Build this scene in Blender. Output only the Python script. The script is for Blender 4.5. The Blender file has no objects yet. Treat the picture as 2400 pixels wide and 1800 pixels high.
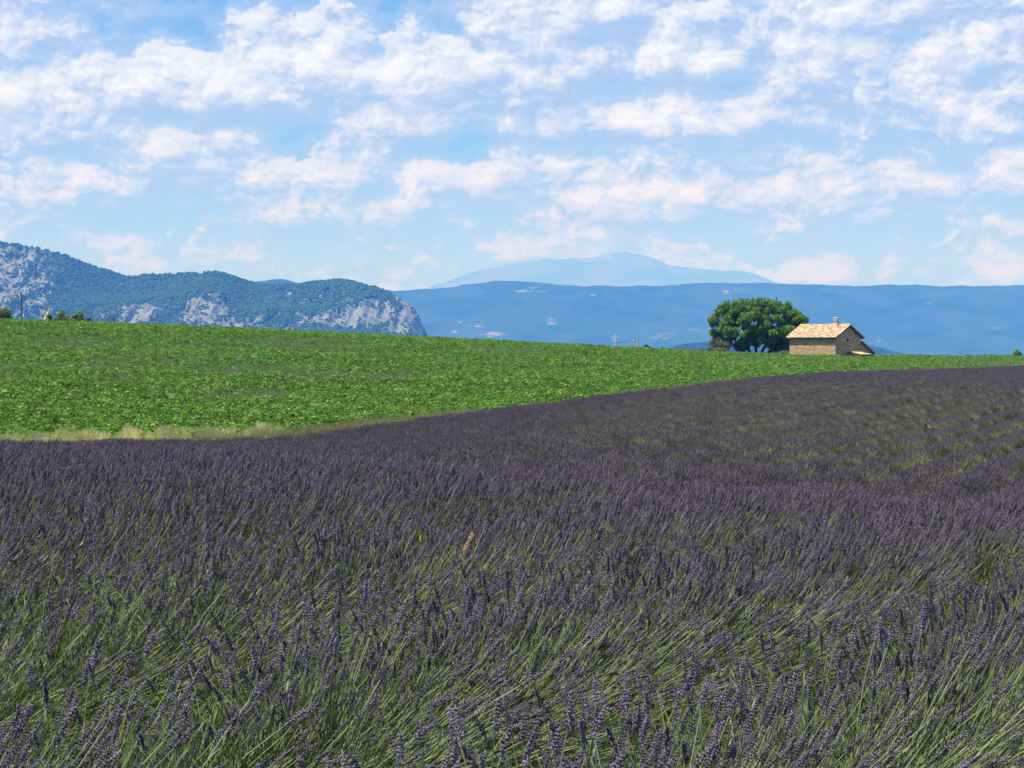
import bpy, math, random
import numpy as np
from mathutils import Vector, Matrix

random.seed(7)
RNG = np.random.default_rng(11)
R = math.radians
scene = bpy.context.scene
C = scene.collection

# ------------------------------------------------------------------ camera
EYE = 1.65
F = 1200.0 / math.tan(R(15.0))            # focal length in photo pixels (2400 wide)
HORIZON = 820.0
PITCH = math.atan((900.0 - HORIZON) / F)
cam_data = bpy.data.cameras.new("camera")
cam = bpy.data.objects.new("camera", cam_data)
C.objects.link(cam)
cam_data.sensor_width = 36.0
cam_data.lens = 18.0 / math.tan(R(15.0))
cam_data.clip_start = 0.1
cam_data.clip_end = 120000.0
cam.location = (0, 0, EYE)
cam.rotation_euler = (R(90) - PITCH, 0, 0)
scene.camera = cam

# ------------------------------------------------------------------ light, sky, exposure
SUN_EL, SUN_AZ = R(63.0), R(-120.0)       # azimuth measured from the view direction (+Y), clockwise
TO_SUN = Vector((math.sin(SUN_AZ) * math.cos(SUN_EL), math.cos(SUN_AZ) * math.cos(SUN_EL), math.sin(SUN_EL)))
sun_data = bpy.data.lights.new("sun", 'SUN')
sun_data.energy = 5.0
sun_data.angle = R(0.53)
sun_data.color = (1.0, 0.96, 0.90)
sun = bpy.data.objects.new("sun", sun_data)
C.objects.link(sun)
sun.rotation_euler = (-TO_SUN).to_track_quat('-Z', 'Y').to_euler()
SKY_STRENGTH = 0.082
HAZE_DENSITY = 1.45e-4
HAZE_COLOR = (0.055, 0.24, 0.87)
HAZE_ABSORB = (1.0, 0.80, 0.0)            # absorption added to the air, takes the glare off the horizon
SKY_TINT = (0.47, 0.66, 1.02)
CLOUD_SHADE = (0.215, 0.275, 0.435)
CLOUD_LIT = (0.60, 0.665, 0.675)
VEIL = (0.228, 0.31, 0.49)
scene.view_settings.view_transform = 'Standard'
scene.view_settings.look = 'None'
scene.view_settings.exposure = 0.75
scene.view_settings.gamma = 1.0
scene.view_settings.use_curve_mapping = False
scene.cycles.use_denoising = True
scene.cycles.max_bounces = 6
scene.cycles.diffuse_bounces = 3
scene.cycles.glossy_bounces = 2
scene.cycles.transmission_bounces = 4
scene.cycles.volume_bounces = 2
scene.cycles.sample_clamp_indirect = 4.0
scene.render.use_persistent_data = False


class NT:
    """small helper round a node tree"""
    def __init__(self, tree):
        self.t = tree

    def n(self, kind, **kw):
        nd = self.t.nodes.new(kind)
        for k, v in kw.items():
            setattr(nd, k, v)
        return nd

    def put(self, sock, v):
        if isinstance(v, bpy.types.NodeSocket):
            self.t.links.new(v, sock)
        elif v is not None:
            sock.default_value = v

    def m(self, op, a, b=None, c=None, clamp=False):
        nd = self.n('ShaderNodeMath', operation=op, use_clamp=clamp)
        self.put(nd.inputs[0], a)
        self.put(nd.inputs[1], b)
        self.put(nd.inputs[2], c)
        return nd.outputs[0]

    def xyz(self, x, y, z):
        nd = self.n('ShaderNodeCombineXYZ')
        for i, v in enumerate((x, y, z)):
            self.put(nd.inputs[i], v)
        return nd.outputs[0]

    def noise(self, vec, scale, detail=2.0, rough=0.5, dist=0.0):
        nd = self.n('ShaderNodeTexNoise')
        self.put(nd.inputs['Vector'], vec)
        nd.inputs['Scale'].default_value = scale
        nd.inputs['Detail'].default_value = detail
        nd.inputs['Roughness'].default_value = rough
        nd.inputs['Distortion'].default_value = dist
        return nd.outputs['Fac']

    def rng(self, v, a, b, lo=0.0, hi=1.0, smooth=True):
        nd = self.n('ShaderNodeMapRange', interpolation_type='SMOOTHSTEP' if smooth else 'LINEAR')
        self.put(nd.inputs['Value'], v)
        self.put(nd.inputs['From Min'], a)
        self.put(nd.inputs['From Max'], b)
        nd.inputs['To Min'].default_value = lo
        nd.inputs['To Max'].default_value = hi
        return nd.outputs['Result']

    def mx(self, f, a, b):
        nd = self.n('ShaderNodeMix', data_type='FLOAT')
        self.put(nd.inputs[0], f)
        self.put(nd.inputs[2], a)
        self.put(nd.inputs[3], b)
        return nd.outputs[0]

    def mix(self, f, a, b, blend='MIX'):
        nd = self.n('ShaderNodeMix', data_type='RGBA', blend_type=blend)
        self.put(nd.inputs['Factor'], f)
        for s, v in ((nd.inputs[6], a), (nd.inputs[7], b)):
            self.put(s, (*v, 1.0) if isinstance(v, tuple) and len(v) == 3 else v)
        return nd.outputs[2]

    def ramp(self, f, stops):
        nd = self.n('ShaderNodeValToRGB')
        e = nd.color_ramp.elements
        while len(e) < len(stops):
            e.new(0.5)
        for el, (p, col) in zip(e, stops):
            el.position = p
            el.color = (*col, 1.0)
        self.put(nd.inputs[0], f)
        return nd.outputs[0]


# the big cumulus clouds: direction (photo pixels), half sizes, weight
CLOUDS = [
    (300, 175, 120, 42, .30), (420, 190, 100, 50, .32), (640, 165, 110, 85, .34), (790, 120, 75, 75, .38),
    (780, 200, 90, 40, .25), (955, 165, 65, 85, .36), (1110, 170, 130, 70, .34), (1240, 100, 95, 95, .40),
    (1310, 30, 50, 22, .30), (1440, 90, 60, 45, .24), (1500, 135, 55, 45, .22), (1650, 105, 110, 60, .34),
    (1850, 115, 130, 40, .28), (2080, 20, 200, 50, .34), (2120, 130, 110, 60, .34), (2290, 150, 110, 60, .32),
    (2230, 220, 90, 60, .32), (1930, 215, 110, 60, .30), (70, 255, 130, 65, .32), (60, 140, 90, 60, .20),
    (960, 275, 90, 36, .28), (700, 450, 110, 55, .30), (690, 395, 45, 45, .20), (840, 370, 50, 65, .28),
    (920, 440, 60, 50, .28), (1180, 415, 110, 40, .24), (1530, 440, 120, 55, .32), (1800, 430, 200, 45, .20),
    (2060, 470, 120, 40, .22), (130, 455, 90, 45, .28), (430, 400, 110, 60, .20), (2360, 420, 60, 38, .28),
    (2300, 305, 120, 28, .26), (2100, 300, 90, 28, .22), (1500, 270, 70, 40, .22), (330, 340, 80, 30, .12),
    (1280, 280, 120, 30, .18), (1580, 595, 45, 26, .30), (1900, 632, 55, 30, .28), (1800, 648, 40, 18, .24),
    (1300, 570, 90, 34, .20), (345, 635, 45, 22, .28), (2320, 560, 70, 34, .22), (2340, 650, 60, 26, .22),
    (1850, 545, 60, 28, .18), (560, 350, 60, 30, .20), (1400, 620, 30, 16, .2),
]


def build_world():
    world = bpy.data.worlds.new("World")
    scene.world = world
    world.use_nodes = True
    world.cycles.sampling_method = 'NONE'
    w = NT(world.node_tree)
    world.node_tree.nodes.clear()

    # --- cloud density as a function of (azimuth, elevation)
    g = bpy.data.node_groups.new("cloud_density", 'ShaderNodeTree')
    g.interface.new_socket("az", in_out='INPUT', socket_type='NodeSocketFloat')
    g.interface.new_socket("el", in_out='INPUT', socket_type='NodeSocketFloat')
    g.interface.new_socket("side", in_out='INPUT', socket_type='NodeSocketFloat')
    g.interface.new_socket("density", in_out='OUTPUT', socket_type='NodeSocketFloat')
    k = NT(g)
    gi = k.n('NodeGroupInput')
    go = k.n('NodeGroupOutput')
    az, el, side = gi.outputs['az'], gi.outputs['el'], gi.outputs['side']
    # cloud texture: billows that shrink towards the horizon, long flat layers between them
    p = k.xyz(side, k.m('MULTIPLY', el, 1.45), 3.7)
    up = k.m('MAXIMUM', el, 0.0)
    near_ = k.noise(p, 22.0, 10.0, 0.56, 0.25)
    low_ = k.noise(p, 38.0, 9.0, 0.56, 0.2)
    fine = k.mx(k.rng(up, 0.03, 0.13), low_, near_)
    strat = k.noise(k.xyz(k.m('MULTIPLY', side, 5.0), k.m('MULTIPLY', el, 34.0), 1.3), 1.0, 5.0, 0.5, 0.3)
    vor = k.n('ShaderNodeTexVoronoi', feature='SMOOTH_F1', voronoi_dimensions='2D')
    k.put(vor.inputs['Vector'], k.xyz(k.m('ADD', side, k.m('MULTIPLY', k.m('SUBTRACT', near_, 0.5), 0.05)), k.m('ADD', k.m('MULTIPLY', el, 1.3), k.m('MULTIPLY', k.m('SUBTRACT', low_, 0.5), 0.04)), 0.0))
    vor.inputs['Scale'].default_value = 46.0
    vor.inputs['Detail'].default_value = 4.0
    vor.inputs['Roughness'].default_value = 0.6
    vor.inputs['Smoothness'].default_value = 0.35
    puff = k.m('SUBTRACT', 0.60, vor.outputs['Distance'])
    d = k.m('ADD', k.m('MULTIPLY', k.m('SUBTRACT', strat, 0.5), 0.95), k.m('MULTIPLY', k.m('SUBTRACT', fine, 0.5), 1.45))
    d = k.m('ADD', d, k.m('MULTIPLY', puff, 0.25))
    acc = None
    # billow the outlines of the placed clouds
    wx = k.m('MULTIPLY', k.m('SUBTRACT', k.noise(k.xyz(side, k.m('MULTIPLY', el, 1.3), 9.1), 45.0, 5.0, 0.6), 0.5), 0.030)
    wy = k.m('MULTIPLY', k.m('SUBTRACT', k.noise(k.xyz(side, k.m('MULTIPLY', el, 1.3), 17.4), 45.0, 5.0, 0.6), 0.5), 0.024)
    pvx, pvy = k.m('ADD', az, wx), k.m('ADD', el, wy)
    for (px, row, a, b, wt) in CLOUDS:
        # a heap: rounded above, cut off flatter below
        dx = k.m('MULTIPLY', k.m('SUBTRACT', pvx, (px - 1200) / F), F / (a * 2.3))
        dy = k.m('MULTIPLY', k.m('SUBTRACT', pvy, (HORIZON - row - b * .35) / F), F / (b * 2.35))
        dy = k.m('SUBTRACT', k.m('MULTIPLY', dy, 1.3), k.m('MULTIPLY', k.m('ABSOLUTE', dy), 0.3))
        r2 = k.m('ADD', k.m('MULTIPLY', dx, dx), k.m('MULTIPLY', dy, dy))
        h = k.rng(r2, 1.2, 0.0, 0.0, wt * 1.3)
        acc = h if acc is None else k.m('MAXIMUM', acc, h)
    d = k.m('ADD', d, acc)
    k.put(go.inputs['density'], d)

    tc = w.n('ShaderNodeTexCoord')
    sep = w.n('ShaderNodeSeparateXYZ')
    w.put(sep.inputs[0], tc.outputs['Generated'])
    x, y, z = sep.outputs
    el = w.m('ARCSINE', z)
    az = w.m('ARCTAN2', x, y)
    # the same azimuth counted from a mirror line off to the side, so the noise has no seam
    ca, sa = math.cos(R(75)), math.sin(R(75))
    x2 = w.m('ADD', w.m('MULTIPLY', x, ca), w.m('MULTIPLY', y, sa))
    y2 = w.m('SUBTRACT', w.m('MULTIPLY', y, ca), w.m('MULTIPLY', x, sa))
    side = w.m('ABSOLUTE', w.m('ARCTAN2', x2, y2))

    def dens(da, de):
        nd = w.n('ShaderNodeGroup')
        nd.node_tree = g
        w.put(nd.inputs['az'], w.m('ADD', az, da))
        w.put(nd.inputs['el'], w.m('ADD', el, de))
        w.put(nd.inputs['side'], w.m('ADD', side, da))
        return nd.outputs[0]
    d0 = dens(0.0, 0.0)
    d1 = dens(-0.0040, 0.0095)
    d2 = dens(-0.0012, 0.0022)
    T0 = -0.03
    grad = w.m('SUBTRACT', d0, d1)
    lit = w.rng(grad, -0.24, 0.40)                                       # thins towards the sun: sunlit top
    crisp = w.rng(w.m('SUBTRACT', d0, d2), -0.10, 0.14)                  # the small heads
    thick = w.rng(d0, T0, T0 + 0.62)
    lit = w.m('ADD', w.m('ADD', w.m('MULTIPLY', lit, 0.52), w.m('MULTIPLY', thick, 0.30)), w.m('MULTIPLY', crisp, 0.22))
    soft = w.rng(grad, -0.05, 0.14)                                      # flat undersides melt into the haze
    alpha = w.mx(soft, w.rng(d0, T0 - 0.34, T0 + 0.40), w.rng(d0, T0 - 0.09, T0 + 0.09))
    alpha = w.m('MULTIPLY', alpha, w.rng(el, 0.0, 0.085, 0.42, 1.0))
    cloud_col = w.mix(lit, CLOUD_SHADE, CLOUD_LIT)
    sky = w.n('ShaderNodeTexSky', sky_type='NISHITA')
    sky.sun_disc = False
    sky.sun_elevation = SUN_EL
    sky.sun_rotation = SUN_AZ
    sky.altitude = 600
    sky.air_density = 1.0
    sky.dust_density = 0.15
    sky.ozone_density = 2.0
    tint = w.mix(1.0, sky.outputs[0], SKY_TINT, 'MULTIPLY')              # the camera's cool white balance
    # clouds are given in the units of the picture, hence / SKY_STRENGTH
    cs = w.n('ShaderNodeVectorMath', operation='SCALE')
    w.put(cs.inputs[0], cloud_col)
    cs.inputs['Scale'].default_value = 1.0 / SKY_STRENGTH
    # a thin veil of cloud everywhere
    veil = w.m('MULTIPLY', w.rng(d0, -0.50, T0), 0.85)
    vs = w.n('ShaderNodeVectorMath', operation='SCALE')
    vs.inputs[0].default_value = VEIL
    vs.inputs['Scale'].default_value = 1.0 / SKY_STRENGTH
    base = w.mix(veil, tint, vs.outputs[0])
    below = w.rng(el, -0.02, 0.0)
    col = w.mix(w.m('MULTIPLY', w.m('MULTIPLY', alpha, below), 0.93), base, cs.outputs[0])
    bg = w.n('ShaderNodeBackground')
    w.put(bg.inputs['Color'], col)
    bg.inputs['Strength'].default_value = SKY_STRENGTH
    out = w.n('ShaderNodeOutputWorld')
    w.put(out.inputs['Surface'], bg.outputs[0])


build_world()


# ------------------------------------------------------------------ helpers
def at(px, row, D):
    """point at depth D (metres along +Y) seen at photo pixel (px, row)"""
    cx, cy = (px - 1200.0) / F, (900.0 - row) / F
    c, s = math.cos(PITCH), math.sin(PITCH)
    dy, dz = c + cy * s, cy * c - s
    return Vector((cx * D / dy, D, EYE + dz * D / dy))


def hash2(ix, iy, seed):
    n = (ix.astype(np.int64) * 374761393 + iy.astype(np.int64) * 668265263 + seed * 974711) & 0xffffffff
    n = ((n ^ (n >> 13)) * 1274126177) & 0xffffffff
    n = n ^ (n >> 16)
    return (n & 0xffff) / 65535.0


def vnoise(x, y, seed=0):
    x, y = np.asarray(x, float), np.asarray(y, float)
    ix, iy = np.floor(x), np.floor(y)
    fx, fy = x - ix, y - iy
    fx, fy = fx * fx * (3 - 2 * fx), fy * fy * (3 - 2 * fy)
    a, b = hash2(ix, iy, seed), hash2(ix + 1, iy, seed)
    c, d = hash2(ix, iy + 1, seed), hash2(ix + 1, iy + 1, seed)
    return (a * (1 - fx) + b * fx) * (1 - fy) + (c * (1 - fx) + d * fx) * fy


def fbm(x, y, octv=4, seed=0, gain=0.5):
    t, a, n = 0.0, 1.0, 0.0
    for o in range(octv):
        t = t + a * vnoise(np.asarray(x) * 2 ** o, np.asarray(y) * 2 ** o, seed + o * 17)
        n += a
        a *= gain
    return t / n


def sstep(a, b, x):
    t = np.clip((np.asarray(x, float) - a) / (b - a), 0, 1)
    return t * t * (3 - 2 * t)


class MB:
    """collects polygons, builds one mesh"""
    def __init__(self):
        self.v, self.f, self.mi = [], [], []

    def add(self, verts, faces, mi=0):
        o = len(self.v)
        self.v.extend(tuple(p) for p in verts)
        self.f.extend(tuple(i + o for i in fc) for fc in faces)
        self.mi.extend([mi] * len(faces))

    def box(self, c, s, rot=None, mi=0, taper=1.0):
        hx, hy, hz = s[0] / 2, s[1] / 2, s[2] / 2
        vs = []
        for zz, t in ((-hz, 1.0), (hz, taper)):
            for xx, yy in ((-hx, -hy), (hx, -hy), (hx, hy), (-hx, hy)):
                p = Vector((xx * t, yy * t, zz))
                if rot is not None:
                    p = rot @ p
                vs.append(p + Vector(c))
        self.add(vs, [(3, 2, 1, 0), (4, 5, 6, 7), (0, 1, 5, 4), (1, 2, 6, 5), (2, 3, 7, 6), (3, 0, 4, 7)], mi)

    def tube(self, pts, radii, n=6, mi=0, cap=True):
        pts = [Vector(p) for p in pts]
        vs, fs = [], []
        for i, p in enumerate(pts):
            d = (pts[min(i + 1, len(pts) - 1)] - pts[max(i - 1, 0)])
            d = d.normalized() if d.length > 1e-9 else Vector((0, 0, 1))
            a = d.cross(Vector((0.31, 0.95, 0.07))).normalized()
            b = d.cross(a)
            for k in range(n):
                t = 2 * math.pi * k / n
                vs.append(p + (a * math.cos(t) + b * math.sin(t)) * radii[i])
        for i in range(len(pts) - 1):
            for k in range(n):
                k2 = (k + 1) % n
                fs.append((i * n + k, i * n + k2, (i + 1) * n + k2, (i + 1) * n + k))
        if cap:
            fs.append(tuple(reversed(range(n))))
            fs.append(tuple(range((len(pts) - 1) * n, len(pts) * n)))
        self.add(vs, fs, mi)

    def mesh(self, name, mats, smooth=False):
        me = bpy.data.meshes.new(name)
        me.from_pydata(self.v, [], self.f)
        for m in (mats if isinstance(mats, (list, tuple)) else [mats]):
            me.materials.append(m)
        if len(me.materials) > 1:
            me.polygons.foreach_set('material_index', self.mi)
        if smooth:
            me.polygons.foreach_set('use_smooth', [True] * len(me.polygons))
        me.update()
        return me

    def build(self, name, mats, parent=None, smooth=False):
        o = bpy.data.objects.new(name, self.mesh(name, mats, smooth))
        C.objects.link(o)
        if parent is not None:
            o.parent = parent
        return o


def big_mesh(name, verts, faces, mats, smooth=False, mi=None):
    """numpy arrays straight into a mesh; faces is (n, 3) or (n, 4)"""
    me = bpy.data.meshes.new(name)
    verts = np.asarray(verts, np.float32)
    faces = np.asarray(faces, np.int32)
    me.vertices.add(len(verts))
    me.vertices.foreach_set('co', verts.ravel())
    k = faces.shape[1]
    me.loops.add(faces.size)
    me.loops.foreach_set('vertex_index', faces.ravel())
    me.polygons.add(len(faces))
    me.polygons.foreach_set('loop_start', np.arange(0, faces.size, k, dtype=np.int32))
    me.polygons.foreach_set('loop_total', np.full(len(faces), k, np.int32))
    for m in (mats if isinstance(mats, (list, tuple)) else [mats]):
        me.materials.append(m)
    if mi is not None:
        me.polygons.foreach_set('material_index', np.asarray(mi, np.int32))
    if smooth:
        me.polygons.foreach_set('use_smooth', np.ones(len(faces), bool))
    me.update(calc_edges=True)
    return me


def link(name, me, parent=None):
    o = bpy.data.objects.new(name, me)
    C.objects.link(o)
    if parent is not None:
        o.parent = parent
    return o


def empty(name, loc, rz=0.0):
    o = bpy.data.objects.new(name, None)
    C.objects.link(o)
    o.location = loc
    o.rotation_euler = (0, 0, rz)
    o.empty_display_size = 0.2
    return o


def tag(o, label=None, cat=None, group=None, kind=None):
    if label:
        o['label'] = label
    if cat:
        o['category'] = cat
    if group:
        o['group'] = group
    if kind:
        o['kind'] = kind
    return o


def grid_faces(nu, nv):
    i = np.arange(nu - 1)[:, None] * nv + np.arange(nv - 1)[None, :]
    i = i.ravel()
    return np.stack([i, i + nv, i + nv + 1, i + 1], 1)


def scatter(name, pts, rot, scl, idx, protos, kind='stuff'):
    """one object whose geometry nodes set a plant on every point"""
    me = bpy.data.meshes.new(name)
    n = len(pts)
    me.vertices.add(n)
    me.vertices.foreach_set('co', np.asarray(pts, np.float32).ravel())
    for nm, tp, arr, key in (('rot', 'FLOAT_VECTOR', np.asarray(rot, np.float32), 'vector'),
                             ('scl', 'FLOAT', np.asarray(scl, np.float32), 'value'),
                             ('pick', 'INT', np.asarray(idx, np.int32), 'value')):
        at_ = me.attributes.new(nm, tp, 'POINT')
        at_.data.foreach_set(key, arr.ravel())
    o = link(name, me)
    tag(o, kind=kind)
    col = bpy.data.collections.new(name + "_kinds")
    for i, pm in enumerate(protos):
        po = bpy.data.objects.new("kind_%02d_%s" % (i, name), pm)
        col.objects.link(po)
    ng = bpy.data.node_groups.new(name + "_planting", 'GeometryNodeTree')
    ng.interface.new_socket("Geometry", in_out='INPUT', socket_type='NodeSocketGeometry')
    ng.interface.new_socket("Geometry", in_out='OUTPUT', socket_type='NodeSocketGeometry')
    N, L = ng.nodes, ng.links
    gi, go = N.new('NodeGroupInput'), N.new('NodeGroupOutput')
    iop = N.new('GeometryNodeInstanceOnPoints')
    ci = N.new('GeometryNodeCollectionInfo')
    ci.inputs['Collection'].default_value = col
    ci.inputs['Separate Children'].default_value = True
    ci.inputs['Reset Children'].default_value = True

    def attr(nm, tp):
        a = N.new('GeometryNodeInputNamedAttribute')
        a.data_type = tp
        a.inputs['Name'].default_value = nm
        return a.outputs[0]
    e2r = N.new('FunctionNodeEulerToRotation')
    L.new(attr('rot', 'FLOAT_VECTOR'), e2r.inputs[0])
    L.new(gi.outputs[0], iop.inputs['Points'])
    L.new(ci.outputs[0], iop.inputs['Instance'])
    iop.inputs['Pick Instance'].default_value = True
    L.new(attr('pick', 'INT'), iop.inputs['Instance Index'])
    L.new(e2r.outputs[0], iop.inputs['Rotation'])
    L.new(attr('scl', 'FLOAT'), iop.inputs['Scale'])
    L.new(iop.outputs[0], go.inputs[0])
    md = o.modifiers.new("planting", 'NODES')
    md.node_group = ng
    return o


# ------------------------------------------------------------------ materials
def new_mat(name):
    m = bpy.data.materials.new(name)
    m.use_nodes = True
    t = NT(m.node_tree)
    b = m.node_tree.nodes['Principled BSDF']
    return m, t, b


def mat_island(name, stops, rough=0.8, leaf=0.0, obj_var=0.0, spec=0.3, noise=None):
    """colour picked per loose piece along a ramp, shifted per instance; leaf = share of light let through"""
    m, t, b = new_mat(name)
    geo = t.n('ShaderNodeNewGeometry')
    f = geo.outputs['Random Per Island']
    if obj_var:
        oi = t.n('ShaderNodeObjectInfo')
        f = t.m('FRACT', t.m('ADD', f, t.m('MULTIPLY', oi.outputs['Random'], 7.31)))
    col = t.ramp(f, stops)
    if obj_var:
        g = t.m('ADD', t.m('MULTIPLY', oi.outputs['Random'], 2 * obj_var), 1.0 - obj_var)
        hv = t.n('ShaderNodeHueSaturation')
        t.put(hv.inputs['Value'], g)
        t.put(hv.inputs['Color'], col)
        col = hv.outputs[0]
    if noise:
        tc = t.n('ShaderNodeTexCoord')
        nz = t.noise(tc.outputs['Object'], noise[0], 4.0, 0.6)
        col = t.mix(t.rng(nz, 0.35, 0.7), col, t.mix(1.0, col, noise[1], 'MULTIPLY'))
    t.put(b.inputs['Base Color'], col)
    b.inputs['Roughness'].default_value = rough
    b.inputs['Specular IOR Level'].default_value = spec
    if leaf:
        tr = t.n('ShaderNodeBsdfTranslucent')
        t.put(tr.inputs['Color'], t.mix(1.0, col, (1.25, 1.35, 0.7), 'MULTIPLY'))
        mx = t.n('ShaderNodeMixShader')
        mx.inputs[0].default_value = leaf
        t.put(mx.inputs[1], b.outputs[0])
        t.put(mx.inputs[2], tr.outputs[0])
        t.put(m.node_tree.nodes['Material Output'].inputs['Surface'], mx.outputs[0])
    return m


def mat_noise(name, a, b_, scale, rough=0.85, detail=5.0, bump=0.0, lo=0.35, hi=0.65):
    m, t, b = new_mat(name)
    tc = t.n('ShaderNodeTexCoord')
    nz = t.noise(tc.outputs['Object'], scale, detail, 0.6)
    t.put(b.inputs['Base Color'], t.mix(t.rng(nz, lo, hi), a, b_))
    b.inputs['Roughness'].default_value = rough
    b.inputs['Specular IOR Level'].default_value = 0.25
    if bump:
        bp = t.n('ShaderNodeBump')
        bp.inputs['Strength'].default_value = 0.6
        bp.inputs['Distance'].default_value = bump
        t.put(bp.inputs['Height'], nz)
        t.put(b.inputs['Normal'], bp.outputs[0])
    return m


M_FLORET = mat_island('lavender_floret', [(0.0, (0.0615, 0.0495, 0.0814)), (0.40, (0.1080, 0.0911, 0.1408)), (0.62, (0.1536, 0.1307, 0.1826)),
                                          (0.80, (0.1853, 0.1762, 0.1650)), (0.91, (0.1801, 0.1633, 0.1870)), (0.955, (0.1907, 0.1336, 0.3080)), (1.0, (0.2754, 0.1782, 0.4730))], 0.8, 0.15, 0.30, 0.15)
M_FAR_FLORET = mat_island('lavender_spike', [(0.0, (0.0574, 0.0483, 0.0722)), (0.6, (0.0937, 0.0790, 0.1173)), (1.0, (0.1386, 0.1170, 0.1624))], 0.85, 0.1, 0.2, 0.15)
M_STEM = mat_island('lavender_stem', [(0.0, (0.0813, 0.1218, 0.0514)), (0.5, (0.1331, 0.1863, 0.0772)), (0.9, (0.1996, 0.2508, 0.1183)), (1.0, (0.2662, 0.2723, 0.1748))], 0.55, 0.2, 0.25, 0.25)
M_SHOOT = mat_island('lavender_shoot', [(0.0, (0.0808, 0.1104, 0.0550)), (0.5, (0.1283, 0.1610, 0.0850)), (1.0, (0.2042, 0.2392, 0.1400))], 0.65, 0.2, 0.3, 0.2)
M_LAVLEAF = mat_island('lavender_leaf', [(0.0, (0.0492, 0.0861, 0.0246)), (0.6, (0.0861, 0.1394, 0.0369)), (1.0, (0.1558, 0.2132, 0.0697))], 0.65, 0.25, 0.25, 0.2)
M_CROP = mat_island('crop_leaf', [(0.0, (0.0412, 0.0981, 0.0105)), (0.5, (0.0772, 0.1751, 0.0168)), (0.85, (0.1185, 0.2351, 0.0295)), (1.0, (0.2061, 0.3101, 0.0893))], 0.6, 0.25, 0.30, 0.15)
M_WEED = mat_island('weed_blade', [(0.0, (0.0829, 0.1413, 0.0537)), (0.6, (0.1268, 0.1950, 0.0829)), (1.0, (0.1852, 0.2438, 0.1268))], 0.7, 0.25, 0.15)
M_OLIVE = mat_island('olive_grass', [(0.0, (0.095, 0.110, 0.036)), (0.6, (0.165, 0.172, 0.066)), (1.0, (0.26, 0.245, 0.11))], 0.7, 0.25, 0.2)
M_FAR_STEM = mat_island('far_stem', [(0.0, (0.0792, 0.0924, 0.0449)), (0.6, (0.1214, 0.1320, 0.0634)), (1.0, (0.1716, 0.1782, 0.0924))], 0.7, 0.15, 0.2)
M_DULL = mat_island('dull_grass', [(0.0, (0.0818, 0.0818, 0.0343)), (0.6, (0.1122, 0.1082, 0.0475)), (1.0, (0.1584, 0.1426, 0.0726))], 0.8, 0.2, 0.15)
M_OAT = mat_island('dry_oat', [(0.0, (0.4085, 0.3558, 0.1548)), (0.6, (0.6418, 0.5897, 0.3011)), (1.0, (0.7779, 0.7523, 0.4301))], 0.7, 0.35, 0.15, 0.2)
M_BARK = mat_noise('bark', (0.035, 0.028, 0.022), (0.075, 0.06, 0.045), 8.0, bump=0.03)
M_TREELEAF = mat_island('tree_leaf', [(0.0, (0.0509, 0.1268, 0.0220)), (0.5, (0.0999, 0.2176, 0.0330)), (1.0, (0.2088, 0.3535, 0.0698))], 0.6, 0.28, 0.0, 0.15)
M_BUSHLEAF = mat_island('bush_leaf', [(0.0, (0.0643, 0.1190, 0.0228)), (0.6, (0.1206, 0.1934, 0.0371)), (1.0, (0.2088, 0.2826, 0.0714))], 0.6, 0.22, 0.1)
M_GREYLEAF = mat_island('grey_leaf', [(0.0, (0.0458, 0.0612, 0.0408)), (0.6, (0.0766, 0.0970, 0.0664)), (1.0, (0.1224, 0.1378, 0.1020))], 0.6, 0.22, 0.1)
M_PINE = mat_island('pine_needles', [(0.0, (0.022, 0.045, 0.020)), (1.0, (0.045, 0.075, 0.032))], 0.6, 0.1, 0.1)
M_WOOD = mat_noise('pole_wood', (0.07, 0.055, 0.045), (0.14, 0.115, 0.095), 3.0)
M_GREYWOOD = mat_noise('grey_wood', (0.30, 0.27, 0.23), (0.42, 0.38, 0.33), 4.0)
M_WIRE = mat_noise('wire', (0.03, 0.03, 0.032), (0.05, 0.05, 0.055), 1.0, 0.5)
M_CERAMIC = mat_noise('ceramic', (0.5, 0.5, 0.48), (0.65, 0.65, 0.62), 2.0, 0.3)


# ------------------------------------------------------------------ the lie of the land
# height of the plant tops: for bearings (photo columns), pairs of depth and metres against the eye
def zr(row, D):
    return (HORIZON - row) / F * D


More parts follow.
